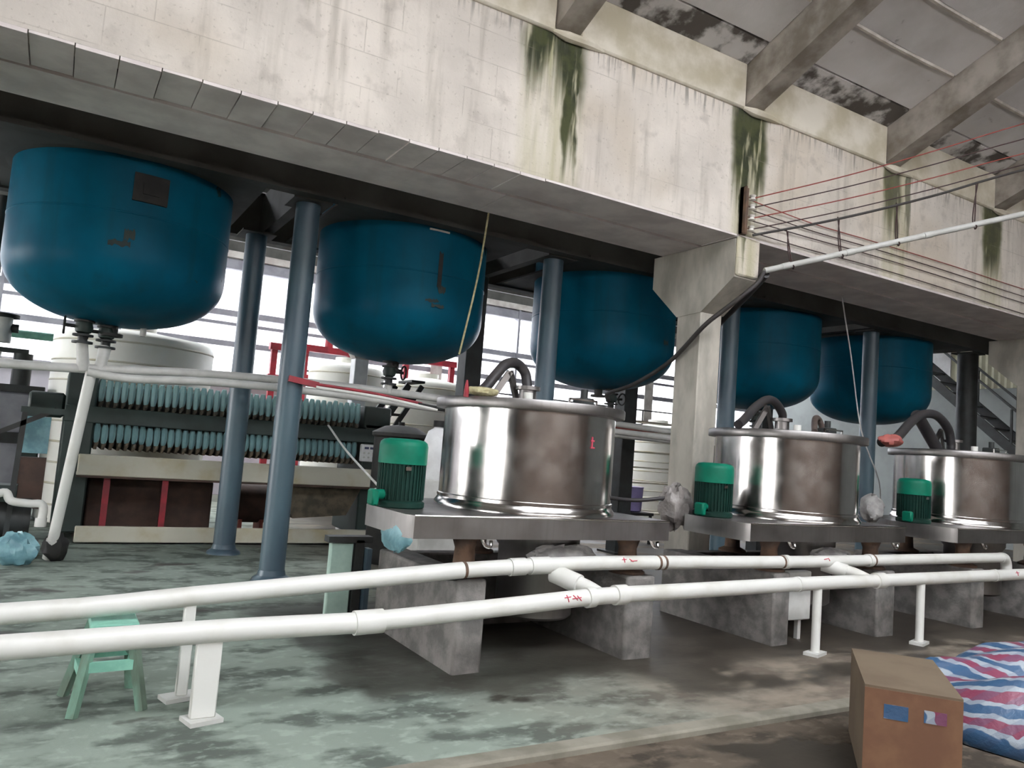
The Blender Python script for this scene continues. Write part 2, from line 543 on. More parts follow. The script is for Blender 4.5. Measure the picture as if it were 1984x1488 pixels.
struct(MB().box((-13, 3.40, -.3), (22, 18.3, 0)).build('floor', 'floor'), 'worn grey concrete floor with dark wet patches', 'floor')
struct(MB().box((-13, -9.2, -.4), (22, 3.40, -.035)).build('floor_aisle', 'aisle'), 'lower brown concrete aisle in front of the kerb', 'floor')
struct(MB().box((-13, 3.30, -.2), (22, 3.42, .004), bev=.012).build('trim_1', 'kerb'), 'pale concrete kerb along the edge of the aisle', 'kerb')
struct(MB().box((-60, -60, -.6), (70, 70, -.42)).build('ground', 'outside'), 'pale concrete yard outside the building', 'ground')

# ---- the big overhanging wall
w = MB().box((-13, WY, 4.03), (20, WY + .24, 5.45)).build('wall_front', 'wall')
struct(w, 'whitewashed block wall above the tanks with green moss streaks', 'wall')
x = -2.9
nblk = 0
while x < 19.9:
    L = .275 if x < 3.5 else 2.52
    L = min(L, 19.98 - x)
    zt = 4.0 + (.008 if nblk % 3 == 0 else 0) + random.uniform(0, .006)
    MB().box((x + .004, WY + .002, zt), (x + L - .004, WY + .56, 4.15)).build('soffit_block', 'soffit', w)
    x += L; nblk += 1
x = -13.0
for x1 in (-1.3, 3.62, 6.3, 13.85, 20.0):
    MB().box((x + .004, WY + .59, 3.995), (x1 - .004, WY + 1.22, 4.30)).build('soffit_beam', 'soffit', w)
    x = x1
MB().box((-13, WY + .24, 4.18), (20, WY + 1.2, 4.28)).build('inner_slab', 'soffit', w)
MB().box((-13, WY + .1, 5.45), (20, WY + .5, 7.4)).build('gable_fill', 'wall_plain', w)

# ---- roof over the camera side: slab, precast panels, rafters, eave beams
RIDGE = -1.5
zr = soff(RIDGE)
def rear(y): return zr - .4 * (RIDGE - y)
def rear_slab(b_, y0, y1, x0, x1):
    return b_.prism([(y0, rear(y0) + .07), (y1, rear(y1) + .07), (y1, rear(y1) + .2), (y0, rear(y0) + .2)], x0, x1, 'X')
def front_slab(b_, y0, y1, x0, x1):
    return b_.prism([(y0, soff(y0) + .07), (y1, soff(y1) + .07), (y1, soff(y1) + .2), (y0, soff(y0) + .2)], x0, x1, 'X')
SK0, SK1, SX0, SX1 = 1.2, -4.2, -1.5, 9.0      # skylight band along the ridge
ceil = front_slab(MB(), 6.3, SK0, -13, 20).build('ceiling', 'roof')
rs = MB()
front_slab(rs, SK0, RIDGE, -13, SX0); front_slab(rs, SK0, RIDGE, SX1, 20)
rear_slab(rs, SK1, -9.4, -13, 20)
rear_slab(rs, RIDGE, SK1, -13, SX0); rear_slab(rs, RIDGE, SK1, SX1, 20)
rs.build('ridge_slab', 'roof', ceil)
SW = (SX1 - SX0) / 6
for k in range(7):
    xk = SX0 + SW * k
    rear_slab(MB(), RIDGE, SK1, xk - .05, xk + .05).build('skylight_bar', 'frame', ceil)
    front_slab(MB(), SK0, RIDGE, xk - .05, xk + .05).build('skylight_bar', 'frame', ceil)
    if k < 6:
        MB().prism([(RIDGE, rear(RIDGE) + .10), (SK1, rear(SK1) + .10), (SK1, rear(SK1) + .106), (RIDGE, rear(RIDGE) + .106)], xk + .05, xk + SW - .05, 'X').build('skylight_pane', 'glass', ceil)
        MB().prism([(SK0, soff(SK0) + .10), (RIDGE, soff(RIDGE) + .10), (RIDGE, soff(RIDGE) + .106), (SK0, soff(SK0) + .106)], xk + .05, xk + SW - .05, 'X').build('skylight_pane', 'glass', ceil)
struct(ceil, 'sloping concrete roof of precast panels on rafters', 'ceiling')
RAFT = [6.25 + 2.54 * k for k in range(-7, 6)]
JY = [5.99, 5.68, 5.13, 4.59, 4.05, 3.50, 2.95, 2.40, 1.85]
for xr in RAFT:
    lo = lambda y: 5.50 + .425 * (5.97 - y)
    yb = RIDGE
    MB().prism([(6.24, 5.46), (5.97, 5.50), (yb, lo(yb)), (yb, soff(yb) + .02), (6.24, soff(6.24) + .02)], xr - .03, xr + .24, 'X').build('rafter', 'rafter', ceil)
    MB().prism([(yb, lo(yb)), (-9.2, 5.45), (-9.2, 5.9), (yb, soff(yb) + .02)], xr - .03, xr + .24, 'X').build('rafter', 'rafter', ceil)
for i in range(len(RAFT) - 1):
    xa, xb = RAFT[i] + .24, RAFT[i + 1] - .03
    # eave beam of this bay, a little proud of the wall, with a lumpy plaster lip
    if -2 < RAFT[i] < 19:
        MB().box((xa + .005, WY - .035, 5.44), (xb - .005, WY + .2, 5.965), bev=.02).build('eave_beam', 'eave', ceil)
        MB().tube([(RAFT[i] - .06, WY - .012, 5.455), (RAFT[i] + .1, WY - .03, 5.44), (xa + .12, WY - .02, 5.455), (xa + .3, WY - .005, 5.45)], .04, 8, 4, [.02, .05, .045, .02]).build('plaster_lip', 'eave', ceil)
    if RAFT[i] < 0 or RAFT[i] > 17: continue
    for j in range(len(JY) - 1):
        ya, yb = JY[j], JY[j + 1]
        g = .012
        th = .055
        MB().prism([(ya - g, soff(ya - g)), (yb + g, soff(yb + g)), (yb + g, soff(yb + g) + th), (ya - g, soff(ya - g) + th)], xa + .01, xb - .01, 'X').build('roof_panel', 'roof_stained' if j == 0 else 'roof', ceil)
        if j >= 1:
            MB().tube([(xa + .05, yb, soff(yb) - .002), ((xa + xb) / 2, yb + .01, soff(yb) - .012), (xb - .05, yb, soff(yb) - .002)], .026, 6, 3).build('joint_strip', 'strip', ceil)

# ---- end walls, camera-side wall, rear roof
def wall_with_holes(name, axis, pos, th, lo, hi, ztop, holes, mat, label):
    """a straight wall on an axis-parallel line with rectangular openings (a0,a1,z0,z1)"""
    b = MB()
    def bx(a0, a1, z0, z1):
        if a1 - a0 < 1e-4 or z1 - z0 < 1e-4: return
        if axis == 'X': b.box((pos, a0, z0), (pos + th, a1, z1))
        else: b.box((a0, pos, z0), (a1, pos + th, z1))
    cur = lo
    for a0, a1, z0, z1 in sorted(holes):
        bx(cur, a0, -.3, ztop); bx(a0, a1, -.3, z0); bx(a0, a1, z1, ztop)
        cur = a1
    bx(cur, hi, -.3, ztop)
    return struct(b.build(name, mat), label, 'wall')
wall_with_holes('wall_left', 'X', -13.2, .24, -9.2, 18.3, 9.6, [(-3.6, 3.3, -.05, 2.8), (9.0, 17.0, 0.0, 4.4)], 'greywall', 'grey end wall with an open doorway and an unseen opening added for side light')  # rear opening is unseen, added to light tanks and rear hall from the side
wr = wall_with_holes('wall_right', 'X', 20.0, .24, -9.2, 18.3, 9.6, [], 'greywall', 'grey plastered end wall with cream corrugated cladding above')
wall_with_holes('wall_back', 'Y', -9.3, .24, -13, 20.2, 6.2, [(-6.5 + 4.1 * k, -2.8 + 4.1 * k, 4.6, 5.6) for k in range(5)], 'brickwall', 'brown wall with a row of high open windows behind the viewer')
zc = 3.90
prof = []
ny = 150
for i in range(ny + 1):
    y = 6.6 + i * (18 - 6.6) / ny
    prof.append((19.995 - (.035 if i % 2 else 0.0), y))
prof += [(20.0, 18.0), (20.0, 6.6)]
MB().prism(prof, zc, 5.6, 'Z').build('corrugated_cladding', 'corr', wr)
MB().box((19.93, 11.55, 4.05), (19.99, 13.4, 5.2)).build('window_pane', 'white', wr)
def rz(y): return 7.4 + .9 * (y - 6.2) / 6.0 if y < 12.2 else 8.3 - 1.7 * (y - 12.2) / 6.4
def rear_strip(b_, y0, y1, x0, x1):
    return b_.prism([(y0, rz(y0)), (y1, rz(y1)), (y1, rz(y1) + .15), (y0, rz(y0) + .15)], x0, x1, 'X')
rc_ = rear_strip(MB(), 6.2, 12.2, -13, 20.2)
rear_strip(rc_, 12.2, 14.6, -13, 20.2); rear_strip(rc_, 16.2, 18.6, -13, 20.2)
rear_strip(rc_, 14.6, 16.2, -13, -8); rear_strip(rc_, 14.6, 16.2, 13, 20.2)
rcl = struct(rc_.build('ceiling_rear', 'darkroof'), 'dark roof high above the tank platform', 'ceiling')
for k in range(8):  # unseen skylight, added to brighten the white tanks at the rear
    xk = -8 + 3.0 * k
    rear_strip(MB(), 14.6, 16.2, xk - .06, xk + .06).build('skylight_bar', 'frame', rcl)
    if k < 7:
        MB().prism([(14.6, rz(14.6) + .05), (16.2, rz(16.2) + .05), (16.2, rz(16.2) + .056), (14.6, rz(14.6) + .056)], xk + .06, xk + 2.94, 'X').build('skylight_pane', 'glass', rcl)

# ---- rear window wall
win = MB().box((-13, 18.0, -.2), (20, 18.24, 2.45)).build('wall_rear', 'lilacwall')
struct(win, 'pale lilac grey wall under the long rear window', 'wall')
MB().box((-13, 18.0, 5.42), (20, 18.24, 6.9)).build('header', 'darkroof', win)
wn = MB().box((-13, 18.0, 5.02), (20, 18.16, 5.25)).build('window_1', 'frame')
struct(wn, 'long rear window band with grey transoms and bright daylight', 'window')
MB().box((-13, 17.96, 5.27), (20, 18.2, 5.42)).build('lintel', 'concrete_band', wn)
MB().box((-13, 18.0, 3.96), (20, 18.12, 4.09)).build('transom', 'frame', wn)
MB().box((-13, 18.0, 3.75), (20, 18.08, 3.82)).build('transom', 'frame', wn)
MB().box((-13, 18.0, 3.28), (20, 18.1, 3.40)).build('transom', 'frame', wn)
MB().box((-13, 18.0, 2.45), (20, 18.1, 2.53)).build('transom', 'frame', wn)
MB().box((-13, 17.9, 2.44), (20, 18.3, 2.50)).build('sill', 'concrete_band', wn)
xs = [-12.9 + 2.35 * k for k in range(15)]
for k, xm in enumerate(xs):
    big = k % 3 == 0
    MB().box((xm - (.16 if big else .03), 17.98, 2.45), (xm + (.16 if big else .03), 18.2, 5.3)).build('mullion', 'concrete_band' if big else 'frame', wn)
    if k < len(xs) - 1:
        for z0, z1 in ((2.53, 3.28), (3.40, 3.96), (4.09, 5.02)):
            MB().box((xm + .03, 18.05, z0), (xs[k + 1] - .03, 18.056, z1)).build('window_pane', 'glass', wn)
struct(MB().box((-30, 30, -.5), (45, 30.4, 8.0)).build('wall_neighbour', 'outwall'), 'white wall of the next building seen through the rear window', 'wall')

# ---- concrete columns with hammer heads
def column(x, label):
    r = thing('concrete_column', (x, 6.5, 0), label, 'column', 'concrete columns under the big wall')
    MB().box((x, 6.5, -.05), (x + .33, 6.9, 3.3), bev=.012).build('shaft', 'column', r)
    MB().prism([(6.02, 3.99), (6.02, 3.56), (6.5, 3.22), (6.9, 3.2), (7.36, 3.60), (7.36, 3.99)], x - .01, x + .35, 'X').build('hammer_head', 'column', r)
    return r
column(6.23, 'concrete column with a hammer head between the first and second steel tub')
column(13.85, 'concrete column with a hammer head at the right edge')
column(-1.39, 'concrete column with a hammer head left of the first blue tank')
# the stained end of the head, flush with the wall above
MB().box((6.225, 5.985, 3.575), (6.575, 6.03, 4.02), bev=.03).build('stained_end', 'wall', bpy.data.objects['concrete_column'])

# ================================================================== TANK PLATFORM
PX = [2.04, 5.12, 8.22, 11.45, 14.30]
pf = thing('steel_platform', (6, 8.85, 3.9), 'dark steel platform that carries the blue tanks', 'platform')
for y in (7.70, 10.0):
    MB().box((-6, y - .08, 3.88), (15.0, y + .08, 3.905)).box((-6, y - .02, 3.90), (15.0, y + .02, 4.44)).box((-6, y - .08, 4.43), (15.0, y + .08, 4.46)).build('main_beam', 'deck', pf)
for xc in PX + [-1.04]:
    MB().box((xc - .06, 7.7, 3.93), (xc + .06, 10.0, 4.44)).build('cross_beam', 'deck', pf)
for xt in (.41, 3.49, 6.60, 9.68, 12.69):
    MB().box((xt - 1.17, 7.62, 3.905), (xt + 1.17, 10.1, 3.93)).build('deck_plate', 'deck', pf)

def steel_column(x, y, ztop, label, r=.125, mat='pole'):
    c = thing('steel_column', (x, y, 0), label, 'column', 'round steel columns under the tank platform')
    MB().cyl((x, y, 0), (x, y, ztop), r, n=28).build('shaft', mat, c)
    MB().lathe([(r + .07, 0), (r + .06, .03), (r + .015, .06), (r + .003, .11)], (x, y, 0), 24).build('grout_base', mat, c)
    MB().box((x - .2, y - .2, ztop - .02), (x + .2, y + .2, ztop)).build('cap_plate', 'deck', c)
    return c
sc1 = steel_column(PX[0], 7.97, 3.88, 'slate blue round steel column with red pipe, nearest the camera')
steel_column(1.90, 9.73, 3.88, 'slate blue round steel column in front of the filter press, left of the nearest one')
steel_column(PX[1], 7.97, 3.88, 'slate blue round steel column behind the first steel tub')
steel_column(PX[2], 7.97, 3.88, 'slate blue round steel column just right of the middle concrete column')
steel_column(PX[3], 7.97, 3.88, 'slate blue round steel column between the second and third steel tub')
steel_column(PX[4], 7.97, 3.88, 'dark round steel column in front of the staircase', .17, 'darksteel')
for xx, lb in ((4.97, 'dark square steel column between the second and third blue tank'), (7.82, 'dark square steel column behind the right rim of the first steel tub'), (10.95, 'dark square steel column behind the fourth blue tank')):
    c = thing('square_column', (xx, 9.73, 0), lb, 'column', 'square steel columns at the rear of the platform')
    MB().box((xx - .13, 9.6, 0), (xx + .13, 9.86, 3.90), bev=.01).build('shaft', 'darksteel', c)
    MB().box((xx - .22, 9.5, 0), (xx + .22, 9.95, .03)).build('base_plate', 'darksteel', c)

def lattice(y, z0, z1, label, seed):
    t = thing('roof_truss', (6, y, z0), label, 'truss', 'lattice trusses under the rear roof')
    MB().box((-8, y - .04, z1 - .04), (19.9, y + .04, z1 + .04)).build('top_chord', 'truss', t)
    MB().box((-8, y - .04, z0 - .035), (19.9, y + .04, z0 + .035)).build('bottom_chord', 'truss', t)
    s = 1.05
    k = 0; x = -8 + seed
    while x + s < 19.5:
        a, b_ = ((x, y, z0), (x + s, y, z1)) if k % 2 == 0 else ((x, y, z1), (x + s, y, z0))
        MB().beam(a, b_, .05, .07).build('web_strut', 'truss', t)
        x += s; k += 1
lattice(13.0, 5.02, 5.42, 'nearer grey lattice truss seen between the blue tanks', .35)
lattice(15.2, 5.05, 5.55, 'farther grey lattice truss seen between the blue tanks', .8)

# ================================================================== BLUE TANKS
TR, TZ0, TZT = 1.02, 2.43, 3.02
def tank_profile():
    pr = [(0.0, TZ0)]
    for i in range(1, 25):
        a = PI / 2 * i / 24
        e = 2 / 2.3
        pr.append((TR * math.sin(a) ** e, TZT - (TZT - TZ0) * max(0.0, math.cos(a)) ** e if i < 24 else TZT))
    pr += [(TR, 3.05), (TR, 3.09), (TR, 3.4), (TR, 4.17)]
    return pr
def blue_tank(x, label):
    t = thing('blue_tank', (x, 8.85, TZ0), label, 'tank', 'blue tanks hung in the platform')
    MB().lathe(tank_profile(), (x, 8.85, 0), 72).build('shell', 'tank', t)
    MB().lathe([(TR, 3.37), (TR + .004, 3.375), (TR + .004, 3.385), (TR, 3.39)], (x, 8.85, 0), 72).build('weld_seam', 'tank', t)
    MB().lathe([(TR + .01, 3.90), (TR + .06, 3.905), (TR + .06, 3.925), (TR + .01, 3.93)], (x, 8.85, 0), 64).build('support_ring', 'deck', t)
    MB().cyl((x, 8.85, TZ0 + .02), (x, 8.85, TZ0 - .10), .06).cyl((x, 8.85, TZ0 - .08), (x, 8.85, TZ0 - .11), .11).build('outlet', 'darksteel', t)
    return t
tl = ['nearest blue tank at the left edge, with a dark hatch', 'second blue tank with flaking paint, in the middle', 'third blue tank beside the concrete column',
      'fourth blue tank right of the concrete column', 'fifth blue tank, farthest right, before the staircase']
TX = [0.41, 3.49, 6.60, 9.68, 12.69]
tanks = [blue_tank(x, l) for x, l in zip(TX, tl)]
# hatch, peeled marks on the first and second tank
h = MB()
def on_shell(x0, ang, z, d=0.0):
    return V((x0 + (TR + d) * math.sin(ang), 8.85 - (TR + d) * math.cos(ang), z))
def patch(x0, a0, a1, z0, z1, d, th, jag=0.0, seed=1, n=10):
    """a thin curved plate lying on a tank's wall"""
    rnd = random.Random(seed)
    b = MB(); vs = []; fs = []
    for i in range(n + 1):
        a = a0 + (a1 - a0) * i / n
        j0, j1 = rnd.uniform(-jag, jag), rnd.uniform(-jag, jag)
        for zz, dd in ((z0 + j0, d), (z1 + j1, d), (z1 + j1, d + th), (z0 + j0, d + th)):
            vs.append(on_shell(x0, a, zz, dd))
    for i in range(n):
        for k in range(4):
            fs.append((i * 4 + k, i * 4 + (k + 1) % 4, (i + 1) * 4 + (k + 1) % 4, (i + 1) * 4 + k))
    fs += [(3, 2, 1, 0), (n * 4, n * 4 + 1, n * 4 + 2, n * 4 + 3)]
    return b.addv(vs, fs)
patch(TX[0], -.01, .28, 3.50, 3.76, 0, .03).build('hatch', 'black', tanks[0])
patch(TX[0], .07, .2, 3.57, 3.68, .03, .015).build('hatch_cover', 'black', tanks[0])
patch(TX[0], -.04, .05, 3.13, 3.22, .001, .003, .02, 3).build('peeled_patch', 'peel', tanks[0])
patch(TX[0], -.16, .02, 3.06, 3.11, .001, .003, .015, 4).build('peeled_patch', 'peel', tanks[0])
patch(TX[1], .02, .07, 3.22, 3.62, .001, .003, .02, 5).build('peeled_patch', 'black', tanks[1])
patch(TX[1], .04, .13, 3.17, 3.24, .001, .003, .02, 6).build('peeled_patch', 'peel', tanks[1])
patch(TX[1], -.10, .06, 3.055, 3.085, .001, .003, .012, 7).build('peeled_patch', 'peel', tanks[1])
patch(TX[1], -.03, .12, 3.00, 3.03, .012, .003, .01, 8).build('peeled_patch', 'peel', tanks[1])
patch(TX[1], -.12, .12, 3.855, 3.875, .0, .012).build('rim_highlight', 'strip', tanks[1])  # pale strip painting in the highlight line near the tank's top
patch(TX[2], .30, .42, 3.05, 3.1, .001, .003, .02, 9).build('peeled_patch', 'peel', tanks[2])

def valve(x, y, ztop, label, hs=-1):
    """a flanged gate valve hanging under a tank, with a handwheel"""
    v = thing('gate_valve', (x, y, ztop), label, 'valve', 'drain valves under the tanks')
    MB().cyl((x, y, ztop), (x, y, ztop - .30), .045).build('body', 'darksteel', v)
    for dz in (0.02, .08, .22, .29):
        MB().cyl((x, y, ztop - dz), (x, y, ztop - dz - .02), .095).build('flange', 'darksteel', v)
    MB().lathe([(.02, -.08), (.07, -.05), (.085, 0), (.07, .05), (.02, .08)], (x, y, ztop - .15), 20).build('bonnet', 'press_dark', v)
    MB().cyl((x, y, ztop - .15), (x + hs * .17, y - .03, ztop - .15), .018).build('stem', 'darksteel', v)
    ring = [(x + hs * .17, y - .03 + .08 * math.cos(t), ztop - .15 + .08 * math.sin(t)) for t in [2 * PI * i / 16 for i in range(17)]]
    MB().tube(ring, .012, 6, 2).build('handwheel', 'black', v)
    return v
valve(.16, 8.75, 2.52, 'dark gate valve with handwheel, left of the pair under the nearest blue tank')
valve(.37, 8.85, 2.50, 'dark gate valve, right of the pair under the nearest blue tank', -1)
MB().cyl((.70, 8.85, 2.48), (.70, 8.85, 2.36), .03).build('drain_stub', 'pvc_grey', tanks[0])
valve(3.42, 8.8, 2.46, 'dark gate valve under the second blue tank', 1)
valve(6.72, 8.7, 2.46, 'dark gate valve under the third blue tank', 1)
valve(9.75, 8.8, 2.46, 'dark gate valve under the fourth blue tank', -1)

# ================================================================== FILTER PRESS
FY = 10.8
fp = thing('filter_press', (2.1, FY, 0), 'long filter press with two rows of pale blue cloths behind the steel columns', 'filter press')
def plate_mesh():
    b = MB()
    b.box((-.026, 0, 1.66), (.026, .9, 1.95), bev=.012)
    b.box((-.026, 0, 1.12), (.026, .9, 1.67))
    return b
NPL = 40
x0p, pitch = .47, .084
pm = None
for i in range(NPL):
    x = x0p + i * pitch
    if pm is None:
        proto = MB().box((x - .02, FY - .02, 1.10), (x + .02, FY + .9, 1.90), bev=.006).build('filter_plate', 'press_plate', fp)
        kids = []
        for z0, z1 in ((1.69, 1.97), (1.19, 1.42)):
            k = 5
            pts = [(x, FY - .06 - .012 * math.sin(j * 1.3), z0 + (z1 - z0) * j / k) for j in range(k + 1)]
            kids.append(MB().tube(pts, .03, 6, 2, [.026, .038, .041, .040, .041, .026]).build('cloth', 'cloth', proto))
        for z0, z1 in ((1.615, 1.70), (1.115, 1.20)):
            kids.append(MB().tube([(x - .012, FY - .05, z0), (x + .004, FY - .075, (z0 + z1) / 2), (x + .014, FY - .05, z1)], .022, 6, 2, [.014, .026, .02]).build('cloth_tail', 'press_plate', proto))
        pm = [proto] + kids
    else:
        p = pm[0].copy(); COL.objects.link(p); p.parent = fp
        p.location = (i * pitch, 0, 0)
        for src in pm[1:]:
            c = src.copy(); COL.objects.link(c); c.parent = p
            c.location = (0, random.uniform(-.008, .008), random.uniform(-.012, .012))
            c.rotation_euler = (0, 0, 0)
MB().box((.1, FY - .16, 1.42), (4.6, FY - .04, 1.62), bev=.01).build('side_beam', 'press_dark', fp)
MB().box((.1, FY + .94, 1.42), (4.6, FY + 1.05, 1.62)).build('side_beam', 'press_dark', fp)
MB().box((.10, FY - .14, .1), (.43, FY + 1.0, 2.02), bev=.02).build('head_plate', 'press_dark', fp)
MB().box((-.28, FY - .05, 1.45), (.1, FY + .55, 1.75), bev=.03).build('ram_housing', 'press_dark', fp)
MB().box((-.30, FY - .12, .05), (-.12, FY + .7, 1.5), bev=.01).build('stand', 'press_dark', fp)
MB().box((3.86, FY - .1, .1), (4.5, FY + 1.0, 1.7), bev=.02).build('tail_plate', 'press_dark', fp)
MB().box((3.84, FY - .1, 1.62), (4.25, FY + .9, 1.95), bev=.02).build('end_block', 'press_dark', fp)
MB().box((.30, FY - .34, .80), (4.55, FY - .28, 1.05), bev=.01).box((.30, FY - .30, .80), (4.55, FY + 1.0, .83)).build('drip_tray', 'cream', fp)
MB().box((.30, FY - .33, .775), (4.55, FY - .27, .80)).build('tray_edge', 'brown', fp)
for xx in (.6, 1.25, 2.6, 4.3):
    MB().box((xx, FY - .25, 0), (xx + .07, FY - .18, .8)).build('tray_leg', 'red', fp)
MB().box((.35, FY - .38, .02), (4.6, FY - .32, .21), bev=.01).build('floor_trough', 'cream', fp)
MB().box((.35, FY - .32, .02), (4.6, FY + .9, .05)).build('trough_bottom', 'brown', fp)
MB().prism([(2.7, .78), (3.9, .78), (3.7, .38), (2.95, .32)], FY - .1, FY + .1, 'Y').build('tray_cover', 'press_plate', fp)
bk = tag(MB().box((.46, FY + .3, .05), (1.95, FY + .8, .74), bev=.02).build('rusty_bin', 'brown'), 'rust brown bin under the filter press', 'bin')
drum = thing('red_drum', (2.55, 11.9, 0), 'dark red drum lying under the filter press', 'drum')
MB().cyl((2.35, 11.9, .40), (2.9, 11.9, .40), .28, n=28).build('shell', 'brown', drum)
for xx in (2.45, 2.75):
    MB().box((xx, 11.7, 0), (xx + .05, 12.1, .18)).build('cradle_bar', 'pink', drum)

cb = thing('control_box', (3.85, 10.45, 1.17), 'small white control box with two dark displays near the green motor', 'control box')
MB().box((3.75, 10.42, 1.16), (3.96, 10.52, 1.40), bev=.012).build('housing', 'white', cb)
for dx in (.035, .115):
    MB().box((3.75 + dx, 10.412, 1.335), (3.75 + dx + .06, 10.422, 1.365)).build('display', 'blueled', cb)
for r_ in range(2):
    for c_ in range(3):
        MB().cyl((3.785 + c_ * .066, 10.422, 1.28 - r_ * .06), (3.785 + c_ * .066, 10.408, 1.28 - r_ * .06), .013, n=10).build('button', 'pvc_grey', cb)
# ================================================================== WHITE TANKS AND REAR CLUTTER
def poly_tank(x, y, r, z1, label, rings=9, cap=True):
    t = thing('poly_tank', (x, y, 0), label, 'tank', 'white plastic tanks at the rear')
    pr = [(r * .98, 0), (r, .03), (r, z1 - .12), (r * .985, z1 - .05), (r * .93, z1), (r * .3, z1 + .10), (0, z1 + .11)]
    MB().lathe(pr, (x, y, 0), 56).build('shell', 'poly', t)
    for k in range(rings):
        z = .25 + (z1 - .4) * k / (rings - 1)
        MB().lathe([(r, z - .014), (r + .010, z - .006), (r + .010, z + .006), (r, z + .014)], (x, y, 0), 56).build('rib', 'cream', t)
    if cap:
        MB().cyl((x, y, z1 + .08), (x, y, z1 + .2), .25, n=24).build('lid', 'poly', t)
    return t
poly_tank(.98, 13.1, 1.10, 2.72, 'big white ribbed plastic tank behind the filter press')
poly_tank(5.0, 15.2, .75, 2.86, 'white plastic tank behind the left side of the second blue tank', 7)
poly_tank(6.95, 15.6, .85, 2.78, 'white plastic tank behind the right side of the second blue tank', 7)
poly_tank(13.3, 15.2, .75, 2.3, 'white plastic tank far behind, left of the concrete column', 9)

def red_frame(x, y, label, w=.7, h=3.3):
    t = thing('press_gantry', (x, y, 0), label, 'gantry', 'red steel gantries at the rear')
    for sx in (0, w):
        MB().box((x + sx - .06, y - .06, 0), (x + sx + .06, y + .06, h)).build('post', 'red', t)
    for z in (h - .1, h - .75):
        MB().box((x - .1, y - .08, z), (x + w + .1, y + .08, z + .14)).build('crossbar', 'red', t)
    MB().cyl((x + w / 2, y, h - .05), (x + w / 2, y, h + .22), .09).build('screw_housing', 'red', t)
red_frame(3.75, 16.2, 'dark red steel frame seen between the two left round columns', .6, 3.25)
red_frame(4.5, 16.6, 'red steel frame under the left of the second blue tank', 1.0, 3.35)
red_frame(7.0, 17.0, 'red steel frame behind the first steel tub', 1.2, 3.45)
def rail(pts, r, name, mat, label, cat, grp=None):
    return tag(MB().tube(pts, r, 10, 1).build(name, mat), label, cat, grp)
# rear handrail of a far gallery
rl = thing('gallery_railing', (8, 17.0, 0), 'thin dark gallery railing in front of the bright rear window', 'railing')
for z in (2.35, 2.85):
    MB().cyl((4.4, 16.9, z), (16, 16.9, z), .02, n=8).build('rail', 'darksteel', rl)
for k in range(10):
    MB().cyl((4.6 + k * 1.2, 16.9, 0), (4.6 + k * 1.2, 16.9, 2.87), .02, n=8).build('post', 'darksteel', rl)
wp = thing('white_post', (4.3, 12.2, 0), 'white square post under the left of the second blue tank', 'post')
MB().box((4.05, 11.95, 0), (4.28, 12.17, 2.75), bev=.01).build('shaft', 'white', wp)
MB().prism([(4.05, 2.75), (4.28, 2.75), (4.17, 3.0), (3.82, 3.1)], 11.95, 12.17, 'Y').build('brace', 'concrete_band', wp)
# dark rear stair / conveyor seen above the press
st = thing('conveyor_ladder', (4.9, 12.6, 0), 'dark slatted ladder frame behind the green motor', 'ladder')
for y in (12.3, 12.9):
    MB().beam((4.35, y, 1.2), (5.15, y, 2.45), .06, .1).build('stringer', 'darksteel', st)
    MB().beam((4.65, y, 1.2), (5.40, y, 2.45), .05, .08).build('stringer', 'darksteel', st)
for k in range(5):
    xx, zz = 4.4 + k * .2, 1.3 + k * .3
    MB().box((xx, 12.3, zz), (xx + .25, 12.9, zz + .04)).build('tread', 'darksteel', st)
MB().box((4.3, 12.25, 0), (5.5, 12.95, 1.25)).build('base_cabinet', 'darksteel', st)
ck = thing('black_pot', (3.7, 9.0, 0), 'wide black lidded vat behind the nearest green motor', 'vat')
MB().lathe([(.30, 0), (.32, .05), (.32, 1.52), (.35, 1.54), (.35, 1.58), (.2, 1.66), (.05, 1.68), (0, 1.68)], (3.72, 9.0, 0), 36).build('body', 'black', ck)
MB().cyl((3.72, 9.0, 1.67), (3.72, 9.0, 1.72), .04).build('lid_knob', 'black', ck)
jar = thing('white_jar', (3.72, 7.7, 0), 'white plastic jar with dark cap left of the first steel tub', 'jar')
MB().lathe([(.13, 1.10), (.15, 1.13), (.15, 1.50), (.11, 1.62), (.05, 1.66), (.05, 1.70), (0, 1.70)], (3.62, 7.7, 0), 28).build('bottle', 'white', jar)
MB().cyl((3.62, 7.7, 1.67), (3.62, 7.7, 1.74), .06).build('cap', 'black', jar)
MB().box((3.40, 7.5, 0), (3.85, 7.9, 1.10), bev=.01).build('pedestal', 'pvc_grey', jar)
MB().box((3.70, 7.5, 1.10), (3.84, 7.56, 1.62)).build('dark_panel', 'darksteel', jar)

# things at the left edge
pm_ = thing('pump_set', (-.25, 9.7, 0), 'dark pump set with frame at the left edge', 'pump')
MB().box((-.75, 9.4, .0), (.0, 10.1, .10)).build('base', 'darksteel', pm_)
MB().cyl((-.7, 9.75, .36), (-.1, 9.75, .36), .22, n=24).build('casing', 'darksteel', pm_)
MB().box((-.6, 9.6, .55), (-.25, 9.9, .72)).build('gland', 'press_dark', pm_)
MB().beam((-.62, 9.55, .1), (-.50, 9.55, 1.35), .06).build('upright', 'darksteel', pm_)
MB().beam((-.30, 9.55, .1), (-.26, 9.55, 1.55), .05).build('upright', 'darksteel', pm_)
MB().beam((-.55, 9.55, 1.22), (.02, 9.55, 1.54), .05).build('brace', 'darksteel', pm_)
MB().beam((-.3, 9.55, 1.52), (.1, 9.55, 1.52), .06).build('top_bar', 'press_dark', pm_)
MB().box((-.26, 9.95, 1.05), (-.02, 10.1, 1.45)).build('gauge_panel', 'bluebag', pm_)
MB().box((-.28, 9.95, .45), (-.02, 10.15, 1.0)).build('motor_block', 'brown', pm_)
